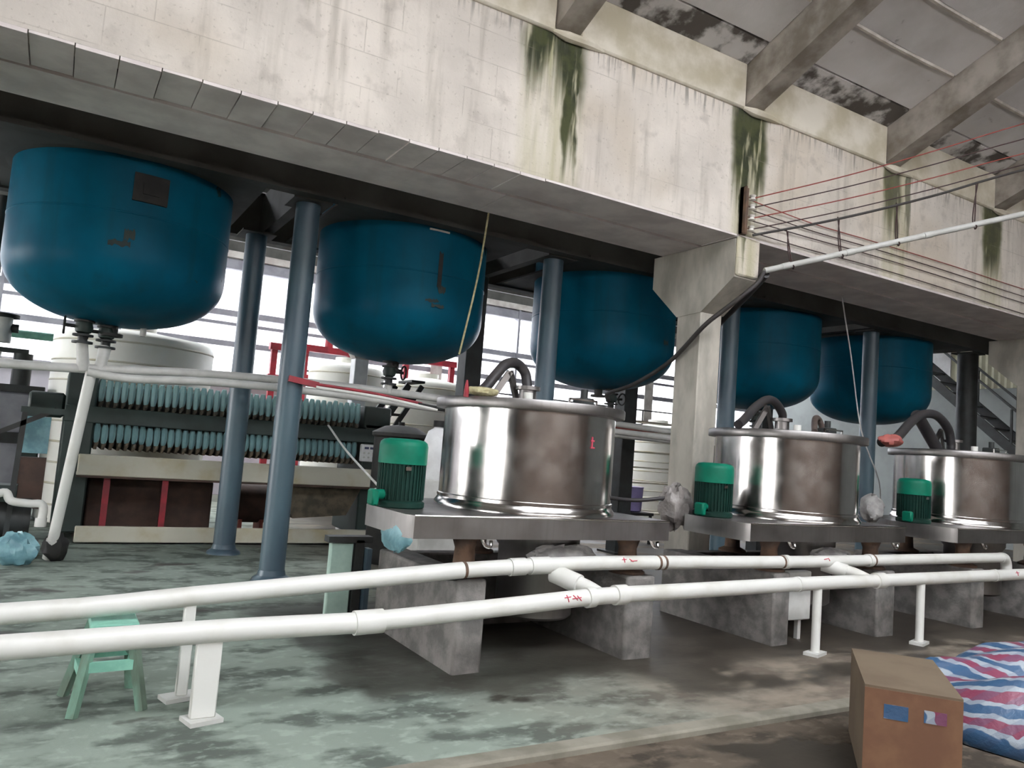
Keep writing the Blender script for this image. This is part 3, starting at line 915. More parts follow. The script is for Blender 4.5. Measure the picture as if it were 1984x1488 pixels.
el = thing('white_elbow_pipe', (-.1, 9.4, .3), 'white plastic elbow pipe on the pump at the left edge', 'pipe')
MB().tube([(-.46, 9.45, .62), (-.34, 9.45, .66), (-.28, 9.42, .58), (-.12, 9.4, .56), (-.02, 9.38, .56), (.01, 9.38, .50), (.0, 9.38, .34)], .042, 12, 5).build('bent_pipe', 'pvc', el)
MB().cyl((.0, 9.38, .42), (.0, 9.38, .33), .055).build('socket', 'pvc', el)
bb = tag(crumple((-.18, 9.05, .14), (.19, .14, .16), 5, 20, 12, .25).build('plastic_bag', 'bluebag'), 'pale blue crumpled plastic bag on the floor at the left edge', 'bag')
tag(crumple((.16, 9.3, .13), (.12, .13, .15), 9, 16, 10, .3).build('rubbish_bag', 'black'), 'black rubbish heap at the foot of the slanted white pipe', 'bag')
tag(MB().tube([(-2.2, 12.2, 2.5), (-.12, 12.2, 2.52)], .055, 12, 1).build('green_pipe', 'mint'), 'mint green pipe end left of the white plastic tank', 'pipe')
gf = thing('rear_machine', (-1.0, 13.0, 0), 'grey and purple machine frame at the far left', 'machine')
MB().box((-2.2, 12.6, 0), (-.3, 13.6, 1.75), bev=.03).build('cabinet', 'frame', gf)
MB().box((-2.0, 12.55, 1.05), (-.35, 12.62, 1.2)).build('rail', 'darksteel', gf)
MB().box((-2.2, 12.6, 1.75), (-.15, 13.3, 1.85)).build('top_plate', 'darksteel', gf)
for k in range(4):
    MB().cyl((-1.6 + k * .38, 12.9, 1.85), (-1.6 + k * .38, 12.9, 2.3), .12, n=18).build('canister', ('white', 'red', 'white', 'darksteel')[k], gf)
MB().box((-2.2, 12.8, 2.3), (-.4, 13.0, 2.36)).build('manifold', 'darksteel', gf)
lv = thing('wall_valve', (-.75, 10.4, 2.1), 'grey valve with long pipe at the left edge below the nearest blue tank', 'valve')
MB().cyl((-.75, 10.4, 0), (-.75, 10.4, 3.9), .06, n=14).build('riser', 'darksteel', lv)
MB().cyl((-.60, 10.4, 2.25), (-.60, 10.4, 2.55), .09, n=16).build('body', 'pvc_grey', lv)
MB().cyl((-.75, 10.4, 2.42), (-.45, 10.4, 2.42), .05, n=12).build('branch', 'darksteel', lv)
MB().cyl((-.60, 10.4, 2.53), (-.60, 10.4, 2.57), .15, n=16).build('flange', 'black', lv)

# ================================================================== STAIRCASE AT THE RIGHT
ss = thing('steel_staircase', (18.3, 10.0, 0), 'dark steel staircase with handrail before the grey end wall', 'staircase')
ya, za, yb_, zb = 12.6, 5.55, 6.3, -.02
def onst(y): return za + (zb - za) * (ya - y) / (ya - yb_)
for xx in (17.6, 18.4):
    MB().beam((xx, ya, onst(ya)), (xx, yb_, onst(yb_) + .12), .05, .2).build('stringer', 'darksteel', ss)
    MB().beam((xx, ya, onst(ya) + .9), (xx, yb_, onst(yb_) + 1.0), .045, .045).build('handrail', 'darksteel', ss)
    for k in range(6):
        y = ya - .3 - k * 1.15
        MB().beam((xx, y, onst(y)), (xx, y, onst(y) + .92), .04).build('baluster', 'darksteel', ss)
for k in range(20):
    y = ya - .2 - k * .3
    MB().box((17.62, y - .13, onst(y) + .02), (18.38, y + .13, onst(y) + .05)).build('tread', 'darksteel', ss)
MB().box((17.5, 12.6, 5.5), (19.9, 14.0, 5.6)).build('landing', 'darksteel', ss)

# ================================================================== CENTRIFUGE TUBS
VP = 3.03
VC = V((3.29, 5.30, 0))
def make_tub():
    c = VC
    t = thing('centrifuge_tub', (c.x, c.y, .885), '', 'centrifuge', 'stainless steel centrifuge tubs on concrete piers')
    R = .685
    MB().lathe([(R + .03, 1.035), (R + .03, 1.06), (R + .012, 1.085), (R, 1.11), (R, 1.118), (R, 1.126), (R, 1.45), (R, 1.795)], c, 96).build('drum', 'steel', t)
    MB().lathe([(R + .002, 1.10), (R + .012, 1.105), (R + .012, 1.125), (R + .002, 1.13)], c, 96).build('lower_band', 'steel', t)
    MB().lathe([(R + .005, 1.785), (.752, 1.787), (.756, 1.795), (.756, 1.85), (.750, 1.86), (.3, 1.885), (.28, 1.885)], c, 96).build('lid', 'steel_dull', t)
    # base plate: a rounded pan, wide at the front
    poly = [(2.03, 4.56), (4.165, 4.56), (4.20, 4.62), (4.12, 5.55), (3.85, 6.0), (2.75, 6.0), (2.36, 5.72), (1.97, 5.28), (1.995, 4.62)]
    MB().prism(poly, .885, 1.032, 'Z').build('base_plate', 'steel_dull', t)
    MB().tube([(2.03, 4.562, 1.03), (4.165, 4.562, 1.03)], .008, 8, 1).build('plate_edge', 'steel', t)
    # hanging feet
    for fx, fy in ((2.52, 4.78), (3.95, 4.78), (3.2, 5.85)):
        MB().lathe([(.14, .61), (.14, .63), (.08, .66), (.07, .80), (.10, .885)], (fx, fy, 0), 20).build('foot', 'rust', t)
    for fx in (2.55, 4.02):
        MB().tube([(fx, 4.60, .885), (fx + .02, 4.585, .84), (fx + .06, 4.585, .835), (fx + .07, 4.60, .87)], .013, 8, 3).build('hook', 'steel', t)
    # discharge hopper under the plate, cloth tied round its neck
    hx, hy = 3.33, 5.12
    MB().lathe([(.33, .885), (.33, .80), (.30, .76), (.295, .27), (.27, .25), (0, .25)], (hx, hy, 0), 40).build('hopper', 'steel_dull', t)
    # feed fittings on the lid
    MB().cyl((3.28, 5.35, 1.88), (3.28, 5.35, 2.0), .07, n=18).cyl((3.28, 5.35, 1.98), (3.28, 5.35, 2.01), .10, n=18).build('feed_flange', 'steel_dull', t)
    MB().cyl((3.06, 4.98, 1.86), (3.06, 4.98, 1.93), .035, n=14).build('vent_stub', 'pvc', t)
    MB().beam((3.42, 4.95, 1.88), (3.68, 4.95, 1.88), .02).beam((3.42, 4.95, 1.92), (3.68, 4.95, 1.92), .015).beam((3.42, 4.95, 1.86), (3.42, 4.95, 1.925), .015).beam((3.68, 4.95, 1.86), (3.68, 4.95, 1.925), .015).build('lid_handle', 'steel', t)
    MB().box((3.62, 5.05, 1.86), (3.74, 5.20, 1.95), bev=.01).cyl((3.68, 5.12, 1.94), (3.68, 5.12, 2.02), .03).build('sight_glass', 'darksteel', t)
    MB().beam((3.0, 5.45, 1.88), (3.14, 5.42, 2.12), .03, .05).beam((3.25, 5.45, 1.88), (3.14, 5.42, 2.12), .03, .05).build('hose_bracket', 'steel_dull', t)
    # electric motor standing on the plate
    mx, my = 2.15, 5.12
    mt = MB().lathe([(.165, 1.03), (.175, 1.04), (.175, 1.07), (.158, 1.08), (.158, 1.09), (.158, 1.345)], (mx, my, 0), 40).build('motor', 'motor_dark', t)
    fins = MB()
    for k in range(36):
        a = 2 * PI * k / 36
        ca, sa = math.cos(a), math.sin(a)
        fins.beam((mx + ca * .162, my + sa * .162, 1.09), (mx + ca * .162, my + sa * .162, 1.335), .008, .014)
    tag(fins.build('cooling_fins', 'motor_dark', mt), kind='stuff')
    MB().lathe([(.172, 1.335), (.172, 1.46), (.165, 1.485), (.145, 1.502), (.10, 1.51), (0, 1.512)], (mx, my, 0), 40).build('fan_cowl', 'motor_cap', mt)
    MB().cyl((mx - .14, my - .05, 1.12), (mx - .22, my - .08, 1.12), .035, n=16).box((mx - .25, my - .13, 1.045), (mx - .20, my - .02, 1.155), bev=.012).build('terminal_box', 'motor_cap', mt)
    MB().box((mx - .045, my - .176, 1.295), (mx - .005, my - .165, 1.32)).build('name_plate', 'steel', mt)
    return t
tub = make_tub()
tubs = [tub, copy_tree(tub), copy_tree(tub)]
for k, (tb, lb) in enumerate(zip(tubs, ('nearest stainless steel centrifuge tub, with a bright green motor', 'second stainless steel centrifuge tub, right of the concrete column', 'farthest stainless steel centrifuge tub at the right edge'))):
    tb.location = (VC.x + VP * k, VC.y, .885)
    tb['label'] = lb
# red writing marks on the first drum
def drum_mark(cx, ang0, z0, strokes, parent):
    for a0, z_0, a1, z_1 in strokes:
        pts = []
        for i in range(4):
            a = ang0 + a0 + (a1 - a0) * i / 3; z = z0 + z_0 + (z_1 - z_0) * i / 3
            pts.append((cx + .687 * math.sin(a), 5.30 - .687 * math.cos(a), z))
        MB().tube(pts, .006, 6, 1).build('red_mark', 'redmark', parent)
drum_mark(VC.x, .18, 1.60, [(0, 0, .05, 0), (.02, .03, .02, -.05), (0, -.05, .06, -.05)], tubs[0])
# cloth wraps under the first and second tub
MBw = crumple((3.35, 4.78, .74), (.30, .1, .075), 21, 28, 10, .3, False).build('cloth_wrap', 'blanket', tubs[0])
crumple((3.35 + VP, 4.78, .74), (.26, .1, .06), 23, 24, 10, .25, False).build('cloth_wrap', 'blanket', tubs[1])
patchb = crumple((2.02, 4.83, .87), (.04, .25, .10), 31, 18, 10, .25, False).build('plastic_sleeve', 'bluebag', tubs[0])

# piers
pier_l = ['concrete pier under the left side of the nearest tub', 'concrete pier under the right side of the nearest tub', 'concrete pier under the left side of the second tub',
          'concrete pier under the right side of the second tub', 'concrete pier under the left side of the farthest tub', 'concrete pier under the right side of the farthest tub']
for k in range(3):
    for s, (xa, xb) in enumerate(((2.38, 2.635), (3.80, 4.10))):
        i = k * 2 + s
        o = VP * k
        rnd = random.Random(i)
        b = MB().prism([(xa + o + .02, 4.60), (xb + o - .01, 4.60 + rnd.uniform(-.01, .02)), (xb + o, 6.0), (xa + o, 6.0)], -.02, .612, 'Z')
        p = tag(b.build('concrete_pier', 'pier'), pier_l[i], 'pier', 'concrete piers under the centrifuge tubs')
        bv = p.modifiers.new('worn_edges', 'BEVEL'); bv.width = .02; bv.segments = 2
for k, lb in enumerate(('dark concrete back wall between the piers of the nearest tub', 'dark concrete back wall between the piers of the second tub', 'dark concrete back wall between the piers of the farthest tub')):
    o = VP * k
    tag(MB().box((2.64 + o, 5.84, -.02), (3.79 + o, 5.99, .60), bev=.015).build('plinth_wall', 'pier'), lb, 'pier', 'back walls between the piers')
# pale green board and dark frame left of the first tub
gb = thing('green_board', (2.05, 6.15, 0), 'pale green board in a dark frame left of the nearest tub', 'board')
MB().box((2.02, 6.12, .03), (2.21, 6.19, .64), bev=.01).build('panel', 'greencyan', gb)
MB().box((2.22, 6.10, 0), (2.29, 6.20, .66)).box((1.99, 6.10, .64), (2.36, 6.22, .69)).build('frame', 'darksteel', gb)
MB().box((2.30, 6.04, 0), (2.34, 6.14, .60)).build('leg', 'pole', gb)

# hoses
def hose(pts, r, label, mat='rubber', cat='hose', grp='hoses on the tub lids', name='hose'):
    return tag(MB().tube(pts, r, 14, 8).build(name, mat), label, cat, grp)
hose([(2.72, 5.15, 1.89), (2.80, 5.18, 1.95), (2.92, 5.24, 2.07), (3.03, 5.30, 2.16), (3.16, 5.36, 2.185), (3.26, 5.38, 2.12), (3.28, 5.36, 2.0)], .042, 'black rubber hose arching over the lid of the nearest tub')
hose([(5.30, 4.98, 1.87), (5.45, 5.05, 1.93), (5.70, 5.15, 2.07), (5.93, 5.22, 2.16), (6.12, 5.28, 2.15), (6.28, 5.33, 2.06), (6.31, 5.35, 2.0)], .042, 'black rubber hose arching over the lid of the second tub')
hose([(6.30, 4.95, 1.88), (6.42, 5.05, 1.96), (6.52, 5.12, 2.03), (6.62, 5.16, 2.03), (6.68, 5.16, 1.95), (6.69, 5.16, 1.87)], .03, 'thin brown hose looped over the right of the second lid', 'brown_rubber')
hose([(7.42, 5.0, 1.86), (7.75, 5.05, 1.93), (8.1, 5.12, 2.12), (8.45, 5.2, 2.24), (8.8, 5.25, 2.26), (9.12, 5.3, 2.14), (9.25, 5.33, 1.98), (9.27, 5.34, 1.9)], .05, 'black hose running from the second lid to the farthest lid')
hose([(8.42, 5.25, 2.23), (8.60, 5.30, 2.16), (8.85, 5.34, 2.0), (9.02, 5.36, 1.88)], .065, 'thick black hose slanting down onto the farthest lid')
tag(crumple((7.50, 4.95, 1.88), (.16, .1, .06), 41, 18, 10, .3, False).build('tied_cloth', 'pink'), 'faded red cloth tied at the right rim of the second tub', 'cloth')
tag(crumple((2.72, 5.1, 1.905), (.13, .08, .035), 43, 18, 10, .25, False).build('sack_rag', 'rope'), 'straw coloured rag on the left rim of the nearest lid', 'rag')
rc = thing('red_tap', (2.52, 5.0, 1.86), 'small red tap on the left rim of the nearest lid', 'tap')
MB().lathe([(.014, 1.86), (.02, 1.88), (.014, 1.93), (.006, 1.97)], (2.545, 5.0, 0), 12).build('handle', 'red', rc)
MB().cyl((2.545, 5.0, 1.845), (2.545, 5.0, 1.87), .02).build('nut', 'red', rc)
# wrapped motors / sacks beside second and third tub
tag(crumple((5.04, 5.45, 1.08), (.16, .14, .19), 51, 22, 14, .28, False).build('plastic_wrapped_bundle', 'greybag'), 'crumpled grey plastic bundle left of the second tub', 'bag')
tag(crumple((8.02, 5.5, 1.14), (.13, .13, .15), 53, 22, 14, .22, False).build('plastic_wrapped_bundle', 'blanket'), 'pale plastic bundle between the second and farthest tub', 'bag')
hose([(4.0, 5.5, 1.2), (4.25, 5.5, 1.14), (4.6, 5.5, 1.12), (4.95, 5.45, 1.16)], .018, 'thin black cable running to the grey plastic bundle', 'rubber', 'cable', None, 'power_cable')
hose([(3.2, 10.3, 1.62), (3.32, 9.8, 1.3), (3.2, 8.2, .95), (2.5, 6.2, .98), (2.05, 5.3, 1.13), (1.93, 5.06, 1.12)], .014, 'thin grey cable drooping from the press to the nearest motor', 'pvc_grey', 'cable', None, 'power_cable')

# ================================================================== FRONT PVC PIPES
def lower_pt(x):
    tab = [(-2.5, .37, 4.24), (-.1, .422, 4.25), (.86, .449, 4.25), (1.65, .455, 4.25), (3.33, .552, 4.26), (5.42, .580, 4.30), (8.85, .605, 4.30), (12, .62, 4.32)]
    for (a, za_, ya_), (b, zb_, yb2) in zip(tab, tab[1:]):
        if x <= b:
            t = (x - a) / (b - a)
            return V((x, ya_ + (yb2 - ya_) * t, za_ + (zb_ - za_) * t))
def upper_pt(x):
    tab = [(-2.5, .44, 4.63), (-.12, .49, 4.63), (.78, .552, 4.63), (2.42, .678, 4.60), (2.95, .70, 4.60), (3.6, .715, 4.60), (5.8, .707, 4.60), (8.9, .728, 4.60), (9.05, .728, 4.60)]
    for (a, za_, ya_), (b, zb_, yb2) in zip(tab, tab[1:]):
        if x <= b:
            t = (x - a) / (b - a)
            return V((x, ya_ + (yb2 - ya_) * t, za_ + (zb_ - za_) * t))
def collar(b, fn, x, L, r):
    b.cyl(fn(x - L / 2), fn(x + L / 2), r, n=24)
lp = thing('lower_drain_pipe', (3.3, 4.26, .5), 'lower white plastic drain pipe running across the foreground', 'pipe', 'white pipes in front of the tubs')
MB().tube([lower_pt(x) for x in (-2.5, -.1, .86, 1.62)], .058, 24, 4).build('pipe_run', 'pvc', lp)
MB().tube([lower_pt(x) for x in (1.60, 2.2, 2.8, 3.30, 3.9, 4.6, 5.42, 6.4)], .056, 24, 3).build('pipe_run', 'pvc', lp)
MB().tube([lower_pt(x) for x in (6.35, 7.5, 8.85, 11.9)], .056, 24, 3).build('pipe_run', 'pvc', lp)
for x, L in ((1.66, .17), (3.22, .06), (3.48, .10), (5.35, .04), (6.42, .12), (8.3, .05)):
    b = MB(); collar(b, lower_pt, x, L, .068 if L > .05 else .061); b.build('coupling', 'pvc', lp)
MB().tube([lower_pt(3.32) + V((0, 0, .0)), lower_pt(3.30) + V((-.02, .12, .04)), lower_pt(3.26) + V((-.05, .26, .075))], .05, 18, 3).build('tee_branch', 'pvc', lp)
MB().cyl(lower_pt(3.27) + V((-.02, .17, .05)), lower_pt(3.22) + V((-.06, .36, .10)), .068, n=20).build('branch_socket', 'pvc', lp)
MB().tube([lower_pt(6.3), lower_pt(6.27) + V((-.03, .14, .05)), lower_pt(6.2) + V((-.05, .30, .08))], .05, 18, 3).build('tee_branch', 'pvc', lp)
MB().cyl(lower_pt(6.24) + V((-.02, .18, .05)), lower_pt(6.18) + V((-.06, .36, .09)), .064, n=20).build('branch_socket', 'pvc', lp)
def pipe_mark(fn, x, strokes, parent, r=.059):
    for (a, u, b_, v) in strokes:
        p = []
        for i in range(4):
            s = i / 3
            aa, uu = a + (b_ - a) * s, u + (v - u) * s
            th = uu
            c = fn(x + aa)
            p.append(c + V((0, -r * math.cos(th), r * math.sin(th))))
        MB().tube(p, .0035, 5, 1).build('red_mark', 'redmark', parent)
pipe_mark(lower_pt, 2.98, [(0, .5, .05, .55), (.02, .8, .03, 0), (.07, .7, .1, .1), (.06, .3, .13, .35), (.1, .6, .13, .0)], lp)
pipe_mark(lower_pt, 8.6, [(0, .5, .06, .5), (.03, .8, .03, 0)], lp)
up_ = thing('upper_drain_pipe', (3.3, 4.6, .7), 'upper white plastic drain pipe resting on the concrete piers', 'pipe', 'white pipes in front of the tubs')
MB().tube([upper_pt(x) for x in (-2.5, -.12, .78, 1.6, 2.42)], .054, 24, 4).build('pipe_run', 'pvc', up_)
MB().tube([upper_pt(x) for x in (2.40, 2.95, 3.6, 4.6, 5.8, 7.4, 9.0)], .052, 24, 3).build('pipe_run', 'pvc', up_)
for x, L in ((2.84, .12), (3.02, .16), (5.55, .05), (6.7, .05)):
    b = MB(); collar(b, upper_pt, x, L, .060); b.build('coupling', 'pvc', up_)
for x in (2.43, 4.10, 4.16, 5.50, 6.75):
    b = MB(); collar(b, upper_pt, x, .02, .0555); b.build('wire_tie', 'rust', up_)
MB().tube([upper_pt(8.98), upper_pt(9.0) + V((.08, .01, -.01)), upper_pt(9.0) + V((.14, .02, -.07)), upper_pt(9.0) + V((.15, .02, -.16))], .056, 18, 4).build('end_elbow', 'pvc', up_)
pipe_mark(upper_pt, 3.72, [(0, .6, .04, .65), (.02, .9, .02, .2), (.07, .7, .1, .3), (.08, .4, .14, .45)], up_, .055)
pipe_mark(upper_pt, 6.0, [(0, .5, .05, .6), (.06, .7, .07, .2)], up_, .055)
tag(crumple((2.40, 4.66, .635), (.14, .05, .035), 61, 16, 8, .3, False).build('black_rag', 'black'), 'black rag wedged between the upper pipe and the first pier', 'rag')
# pipe stands
def stand(x, fn, w, d, label, plate=(.12, .09), r=.056):
    top = fn(x)
    t = thing('pipe_stand', (x, top.y, 0), label, 'stand', 'white stands under the front pipes')
    zt = top.z - r * .7
    MB().box((x - w / 2, top.y - d / 2, .02), (x + w / 2, top.y + d / 2, zt), bev=.006).build('post', 'pvc', t)
    MB().box((x - plate[0] / 2, top.y - plate[1] / 2, 0), (x + plate[0] / 2, top.y + plate[1] / 2, .022), rot=(0, 0, .25)).build('foot_plate', 'pvc_grey', t)
    return t
stand(.81, lower_pt, .125, .05, 'wide white stand under the lower pipe, beside the green stool', (.17, .14))
stand(.76, upper_pt, .06, .05, 'narrow white stand under the upper pipe, behind the wide one', (.2, .12))
def round_stand(x, fn, label):
    top = fn(x)
    t = thing('pipe_stand', (x, top.y, 0), label, 'stand', 'white stands under the front pipes')
    MB().cyl((x, top.y, .02), (x, top.y, top.z - .04), .036, n=18).build('post', 'pvc', t)
    MB().box((x - .10, top.y - .06, 0), (x + .10, top.y + .06, .025), rot=(0, 0, .3)).build('foot_plate', 'pvc_grey', t)
round_stand(5.60, lower_pt, 'round white stand under the lower pipe, before the second tub')
round_stand(7.05, lower_pt, 'round white stand under the lower pipe, before the farthest tub')
wb = tag(MB().box((5.70, 4.72, .17), (6.06, 4.80, .60), bev=.01).build('white_bucket_panel', 'pvc_grey'), 'pale grey panel hanging under the second tub', 'panel')
MB().box((5.70, 4.74, .0), (5.74, 4.78, .18)).box((5.92, 4.74, 0), (5.96, 4.78, .18)).build('panel_leg', 'pvc_grey', wb)

# ================================================================== PIPES UNDER THE TANKS
bp = thing('tank_outlet_pipe', (2, 8.85, 2), 'grey plastic outlet pipe running under the blue tanks, upper of two', 'pipe', 'grey pipes under the tanks')
MB().tube([(-3, 8.80, 1.86), (-.5, 8.80, 1.935), (.2, 8.80, 1.965), (1.1, 8.80, 2.03), (2.07, 8.80, 2.065), (3.2, 8.80, 2.07), (4.3, 8.80, 2.045)], .045, 16, 4).build('pipe_run', 'pvc_grey', bp)
MB().cyl((.16, 8.76, 2.23), (.2, 8.80, 1.95), .05, .06, 16).build('drop_pipe', 'pvc_grey', bp)
MB().cyl((.37, 8.84, 2.21), (.34, 8.80, 1.95), .06, .05, 16).build('drop_pipe', 'pvc_grey', bp)
MB().cyl((3.42, 8.80, 2.17), (3.42, 8.80, 2.05), .05, .05, 16).build('drop_pipe', 'pvc_grey', bp)
MB().cyl((4.2, 8.80, 2.05), (8.0, 8.80, 1.93), .042, n=14).build('pipe_run', 'pvc_grey', bp)
bq = thing('tank_outlet_pipe', (2, 8.6, 1.9), 'grey plastic outlet pipe running under the blue tanks, lower of two', 'pipe', 'grey pipes under the tanks')
MB().tube([(.24, 8.70, 1.93), (.6, 8.66, 1.905), (1.3, 8.62, 1.95), (2.06, 8.60, 1.965), (3.1, 8.60, 1.95), (4.4, 8.60, 1.90), (8.0, 8.60, 1.82)], .043, 16, 4).build('pipe_run', 'pvc_grey', bq)
sl = thing('slanted_pipe', (.1, 9.4, 0), 'slanted white plastic pipe standing left of the filter press', 'pipe')
MB().cyl((.27, 8.72, 1.93), (.115, 9.30, .05), .052, n=18).build('pipe_run', 'pvc', sl)
MB().cyl((.13, 9.25, .22), (.112, 9.31, .02), .062, n=18).build('foot_socket', 'pvc', sl)
rp = thing('red_pipe', (2.2, 7.8, 2), 'red and white striped thin pipe tied to the nearest round column', 'pipe')
MB().beam((1.98, 7.83, 2.03), (2.28, 7.80, 1.99), .05, .06).build('sleeve', 'red', rp)
MB().tube([(2.2, 7.80, 2.0), (2.8, 7.7, 1.965), (3.35, 7.6, 1.90)], .016, 8, 3).build('red_line', 'red', rp)
MB().tube([(2.25, 7.77, 1.965), (2.9, 7.65, 1.925), (3.5, 7.52, 1.845)], .017, 8, 3).build('white_line', 'pvc', rp)
hose([(3.3, 7.58, 1.885), (3.45, 7.55, 1.87), (3.6, 7.5, 1.86)], .026, 'black sleeve at the end of the thin red pipe', 'black', 'sleeve', None, 'pipe_sleeve')
rr = thing('rear_pipe_rack', (9, 9.6, 1.7), 'white and red pipes behind the right rim of the nearest tub', 'pipe')
MB().cyl((6.0, 9.3, 1.85), (9.5, 9.3, 1.80), .05, n=14).build('white_run', 'pvc_grey', rr)
for xx in (6.3, 9.3):
    MB().box((xx - .03, 9.25, 0), (xx + .03, 9.31, 1.8)).build('support_post', 'darksteel', rr)
MB().tube([(6.4, 9.2, 1.97), (7.5, 9.2, 1.93), (8.6, 9.2, 1.95)], .025, 8, 4).build('red_run', 'pink', rr)
sh = thing('shelf_rack', (11.2, 13.2, 0), 'pale shelving rack seen left of the concrete column', 'shelf')
for xx in (10.4, 11.9):
    MB().box((xx, 13.0, 0), (xx + .06, 13.1, 2.5)).build('upright', 'white', sh)
for k in range(7):
    MB().box((10.4, 13.0, .3 + k * .33), (11.96, 13.4, .33 + k * .33)).build('shelf_board', 'cream', sh)
tag(MB().lathe([(.16, 0), (.2, .02), (.22, .42), (.23, .44)], (9.0, 10.9, .55), 24).build('purple_bucket', simple('lilac_plastic', (.30, .25, .48), (.24, .2, .4), 5, .5)), 'lilac bucket behind the right side of the nearest tub', 'bucket')
bs = thing('bucket_stand', (9.0, 10.9, 0), 'low dark stand under the lilac bucket', 'stand')
MB().box((8.7, 10.6, .5), (9.3, 11.2, .55)).build('top', 'darksteel', bs)
for sx in (8.72, 9.24):
    for sy in (10.62, 11.14):
        MB().box((sx, sy, 0), (sx + .04, sy + .04, .5)).build('leg', 'darksteel', bs)

# ================================================================== WIRES ON THE WALL
ib = thing('insulator_bracket', (6.36, 5.95, 4.05), 'rusty bracket with white porcelain insulators on the stained wall', 'bracket')
MB().box((6.22, 5.94, 4.03), (6.30, 5.985, 4.55)).box((6.22, 5.90, 4.03), (6.235, 5.985, 4.55)).build('angle_iron', 'rust', ib)
ZW = [4.45, 4.345, 4.225, 4.10]
for z in ZW:
    MB().lathe([(.02, -.035), (.038, -.025), (.026, 0), (.038, .025), (.02, .035)], (6.35, 5.93, z), 16).build('insulator', 'porcelain', ib)
    MB().cyl((6.3, 5.945, z), (6.36, 5.93, z), .009, n=8).build('pin', 'rust', ib)
ends = [(9.24, 4.6, 5.68), (9.25, 4.6, 5.50), (9.26, 4.6, 5.33), (9.27, 4.6, 5.20)]
wl = ['red overhead wire, topmost on the insulators', 'dark overhead wire, second from the top', 'dull red overhead wire, third from the top', 'dark overhead wire, lowest on the insulators']
def run_out(p, q, k=1.75):
    p, q = V(p), V(q); return p + (q - p) * k
for z, e, l, mt_ in zip(ZW, ends, wl, ('wire_red', 'wire', 'wire_red', 'wire')):
    a = V((6.37, 5.92, z)); e = V(e); f = run_out(a, e)
    tag(MB().tube([a, a.lerp(e, .33) + V((0, 0, -.035)), a.lerp(e, .66) + V((0, 0, -.03)), e, f], .0065, 6, 5).build('overhead_wire', mt_), l, 'wire', 'wires from the insulator bracket')
ca, ce = V((6.38, 5.93, 4.035)), V((9.27, 4.6, 5.14))
cf = run_out(ca, ce)
cpts = [ca, ca.lerp(ce, .3) + V((0, 0, -.05)), ca.lerp(ce, .65) + V((0, 0, -.05)), ce, cf]
tag(MB().tube(cpts, .014, 8, 5).build('support_cable', 'cable'), 'thick dark cable that the white conduit hangs from', 'cable')
pa, pe = V((6.56, 5.90, 3.665)), V((9.31, 4.6, 4.63))
pz = run_out(pa, pe)
cd = thing('hanging_conduit', tuple(pa), 'white conduit pipe hung on strings below the dark cable', 'pipe')
MB().tube([pa, pa.lerp(pe, .5) + V((0, 0, .0)), pe, pz], .033, 16, 3).build('pipe_run', 'pvc_grey', cd)
for s in (.08, .32, .62):
    q = pa.lerp(pe, s); MB().cyl(q - (pe - pa).normalized() * .05, q + (pe - pa).normalized() * .05, .038, n=16).build('coupling', 'pvc_grey', cd)
for i, s in enumerate((.10, .285, .50, .80)):
    t_ = ca.lerp(ce, s + .02) + V((0, 0, -.045 if s < .7 else -.03)); q = pa.lerp(pe, s)
    MB().tube([t_ + V((0, 0, .02)), t_.lerp(q, .5) + V((.012, 0, 0)), q + V((.02, 0, -.03)), q + V((0, -.036, -.02)), q + V((-.02, 0, .03)), t_.lerp(q, .5) + V((-.015, 0, 0)), t_ + V((.012, -.012, 0))], .007, 6, 4).build('string_tie', 'wire', cd)
hose([(6.555, 5.90, 3.655), (6.50, 5.93, 3.53), (6.357, 6.0, 3.37), (6.24, 6.2, 3.187), (6.15, 6.38, 3.02), (6.165, 6.9, 2.667), (6.15, 7.5, 2.42), (6.2, 8.1, 2.31), (6.62, 8.62, 2.27)], .026, 'dark sheathed cable sagging from the conduit past the column to the third tank', 'cable', 'cable', None, 'sagging_cable')
hose([(6.60, 5.92, 3.64), (6.75, 6.3, 3.5), (6.95, 7.0, 3.2), (7.1, 7.5, 2.9)], .05, 'dark cable bundle behind the concrete column', 'rubber', 'cable', None, 'cable_bundle')
for k, (z0, z1) in enumerate(((4.40, 4.47), (4.31, 4.36), (4.22, 4.26), (4.08, 4.10))):  # some of these lines stand in for shadows cast by the overhead wires
    tag(MB().tube([(6.36, 5.94, ZW[k] - .03), (7.4, 5.975, z0 - .0), (8.6, 5.975, z0 + .02), (10.3, 5.975, (z0 + z1) / 2), (12.1, 5.975, z1 - .04), (13.9, 5.975, z1)], .006, 6, 4).build('wire_and_shadow_line', ('wire_red', 'wire', 'wire', 'wire')[k]), ('thin red line among the wires and modelled wire shadows on the wall face, topmost', 'thin dark line among the wires and modelled wire shadows on the wall face, second', 'thin dark line among the wires and modelled wire shadows on the wall face, third', 'thin dark line among the wires and modelled wire shadows, just above the lower edge of the wall')[k], 'wire', 'wires and modelled wire shadows along the wall face')
wh = thing('wire_hanger', (11.42, 3.62, 6.4), 'rusty hanger on a rafter that holds the far ends of the wires', 'hanger')
MB().box((11.38, 3.58, 5.2), (11.44, 3.64, 6.6)).build('drop_bar', 'rust', wh)
MB().box((11.34, 3.5, 5.2), (11.47, 3.72, 5.24)).build('foot_bar', 'rust', wh)
tag(MB().tube([(3.79, 7.25, 4.08), (3.74, 7.3, 3.3), (3.62, 7.35, 2.45)], .011, 8, 4).build('hanging_rope', 'rope'), 'straw rope hanging in front of the second blue tank', 'rope')
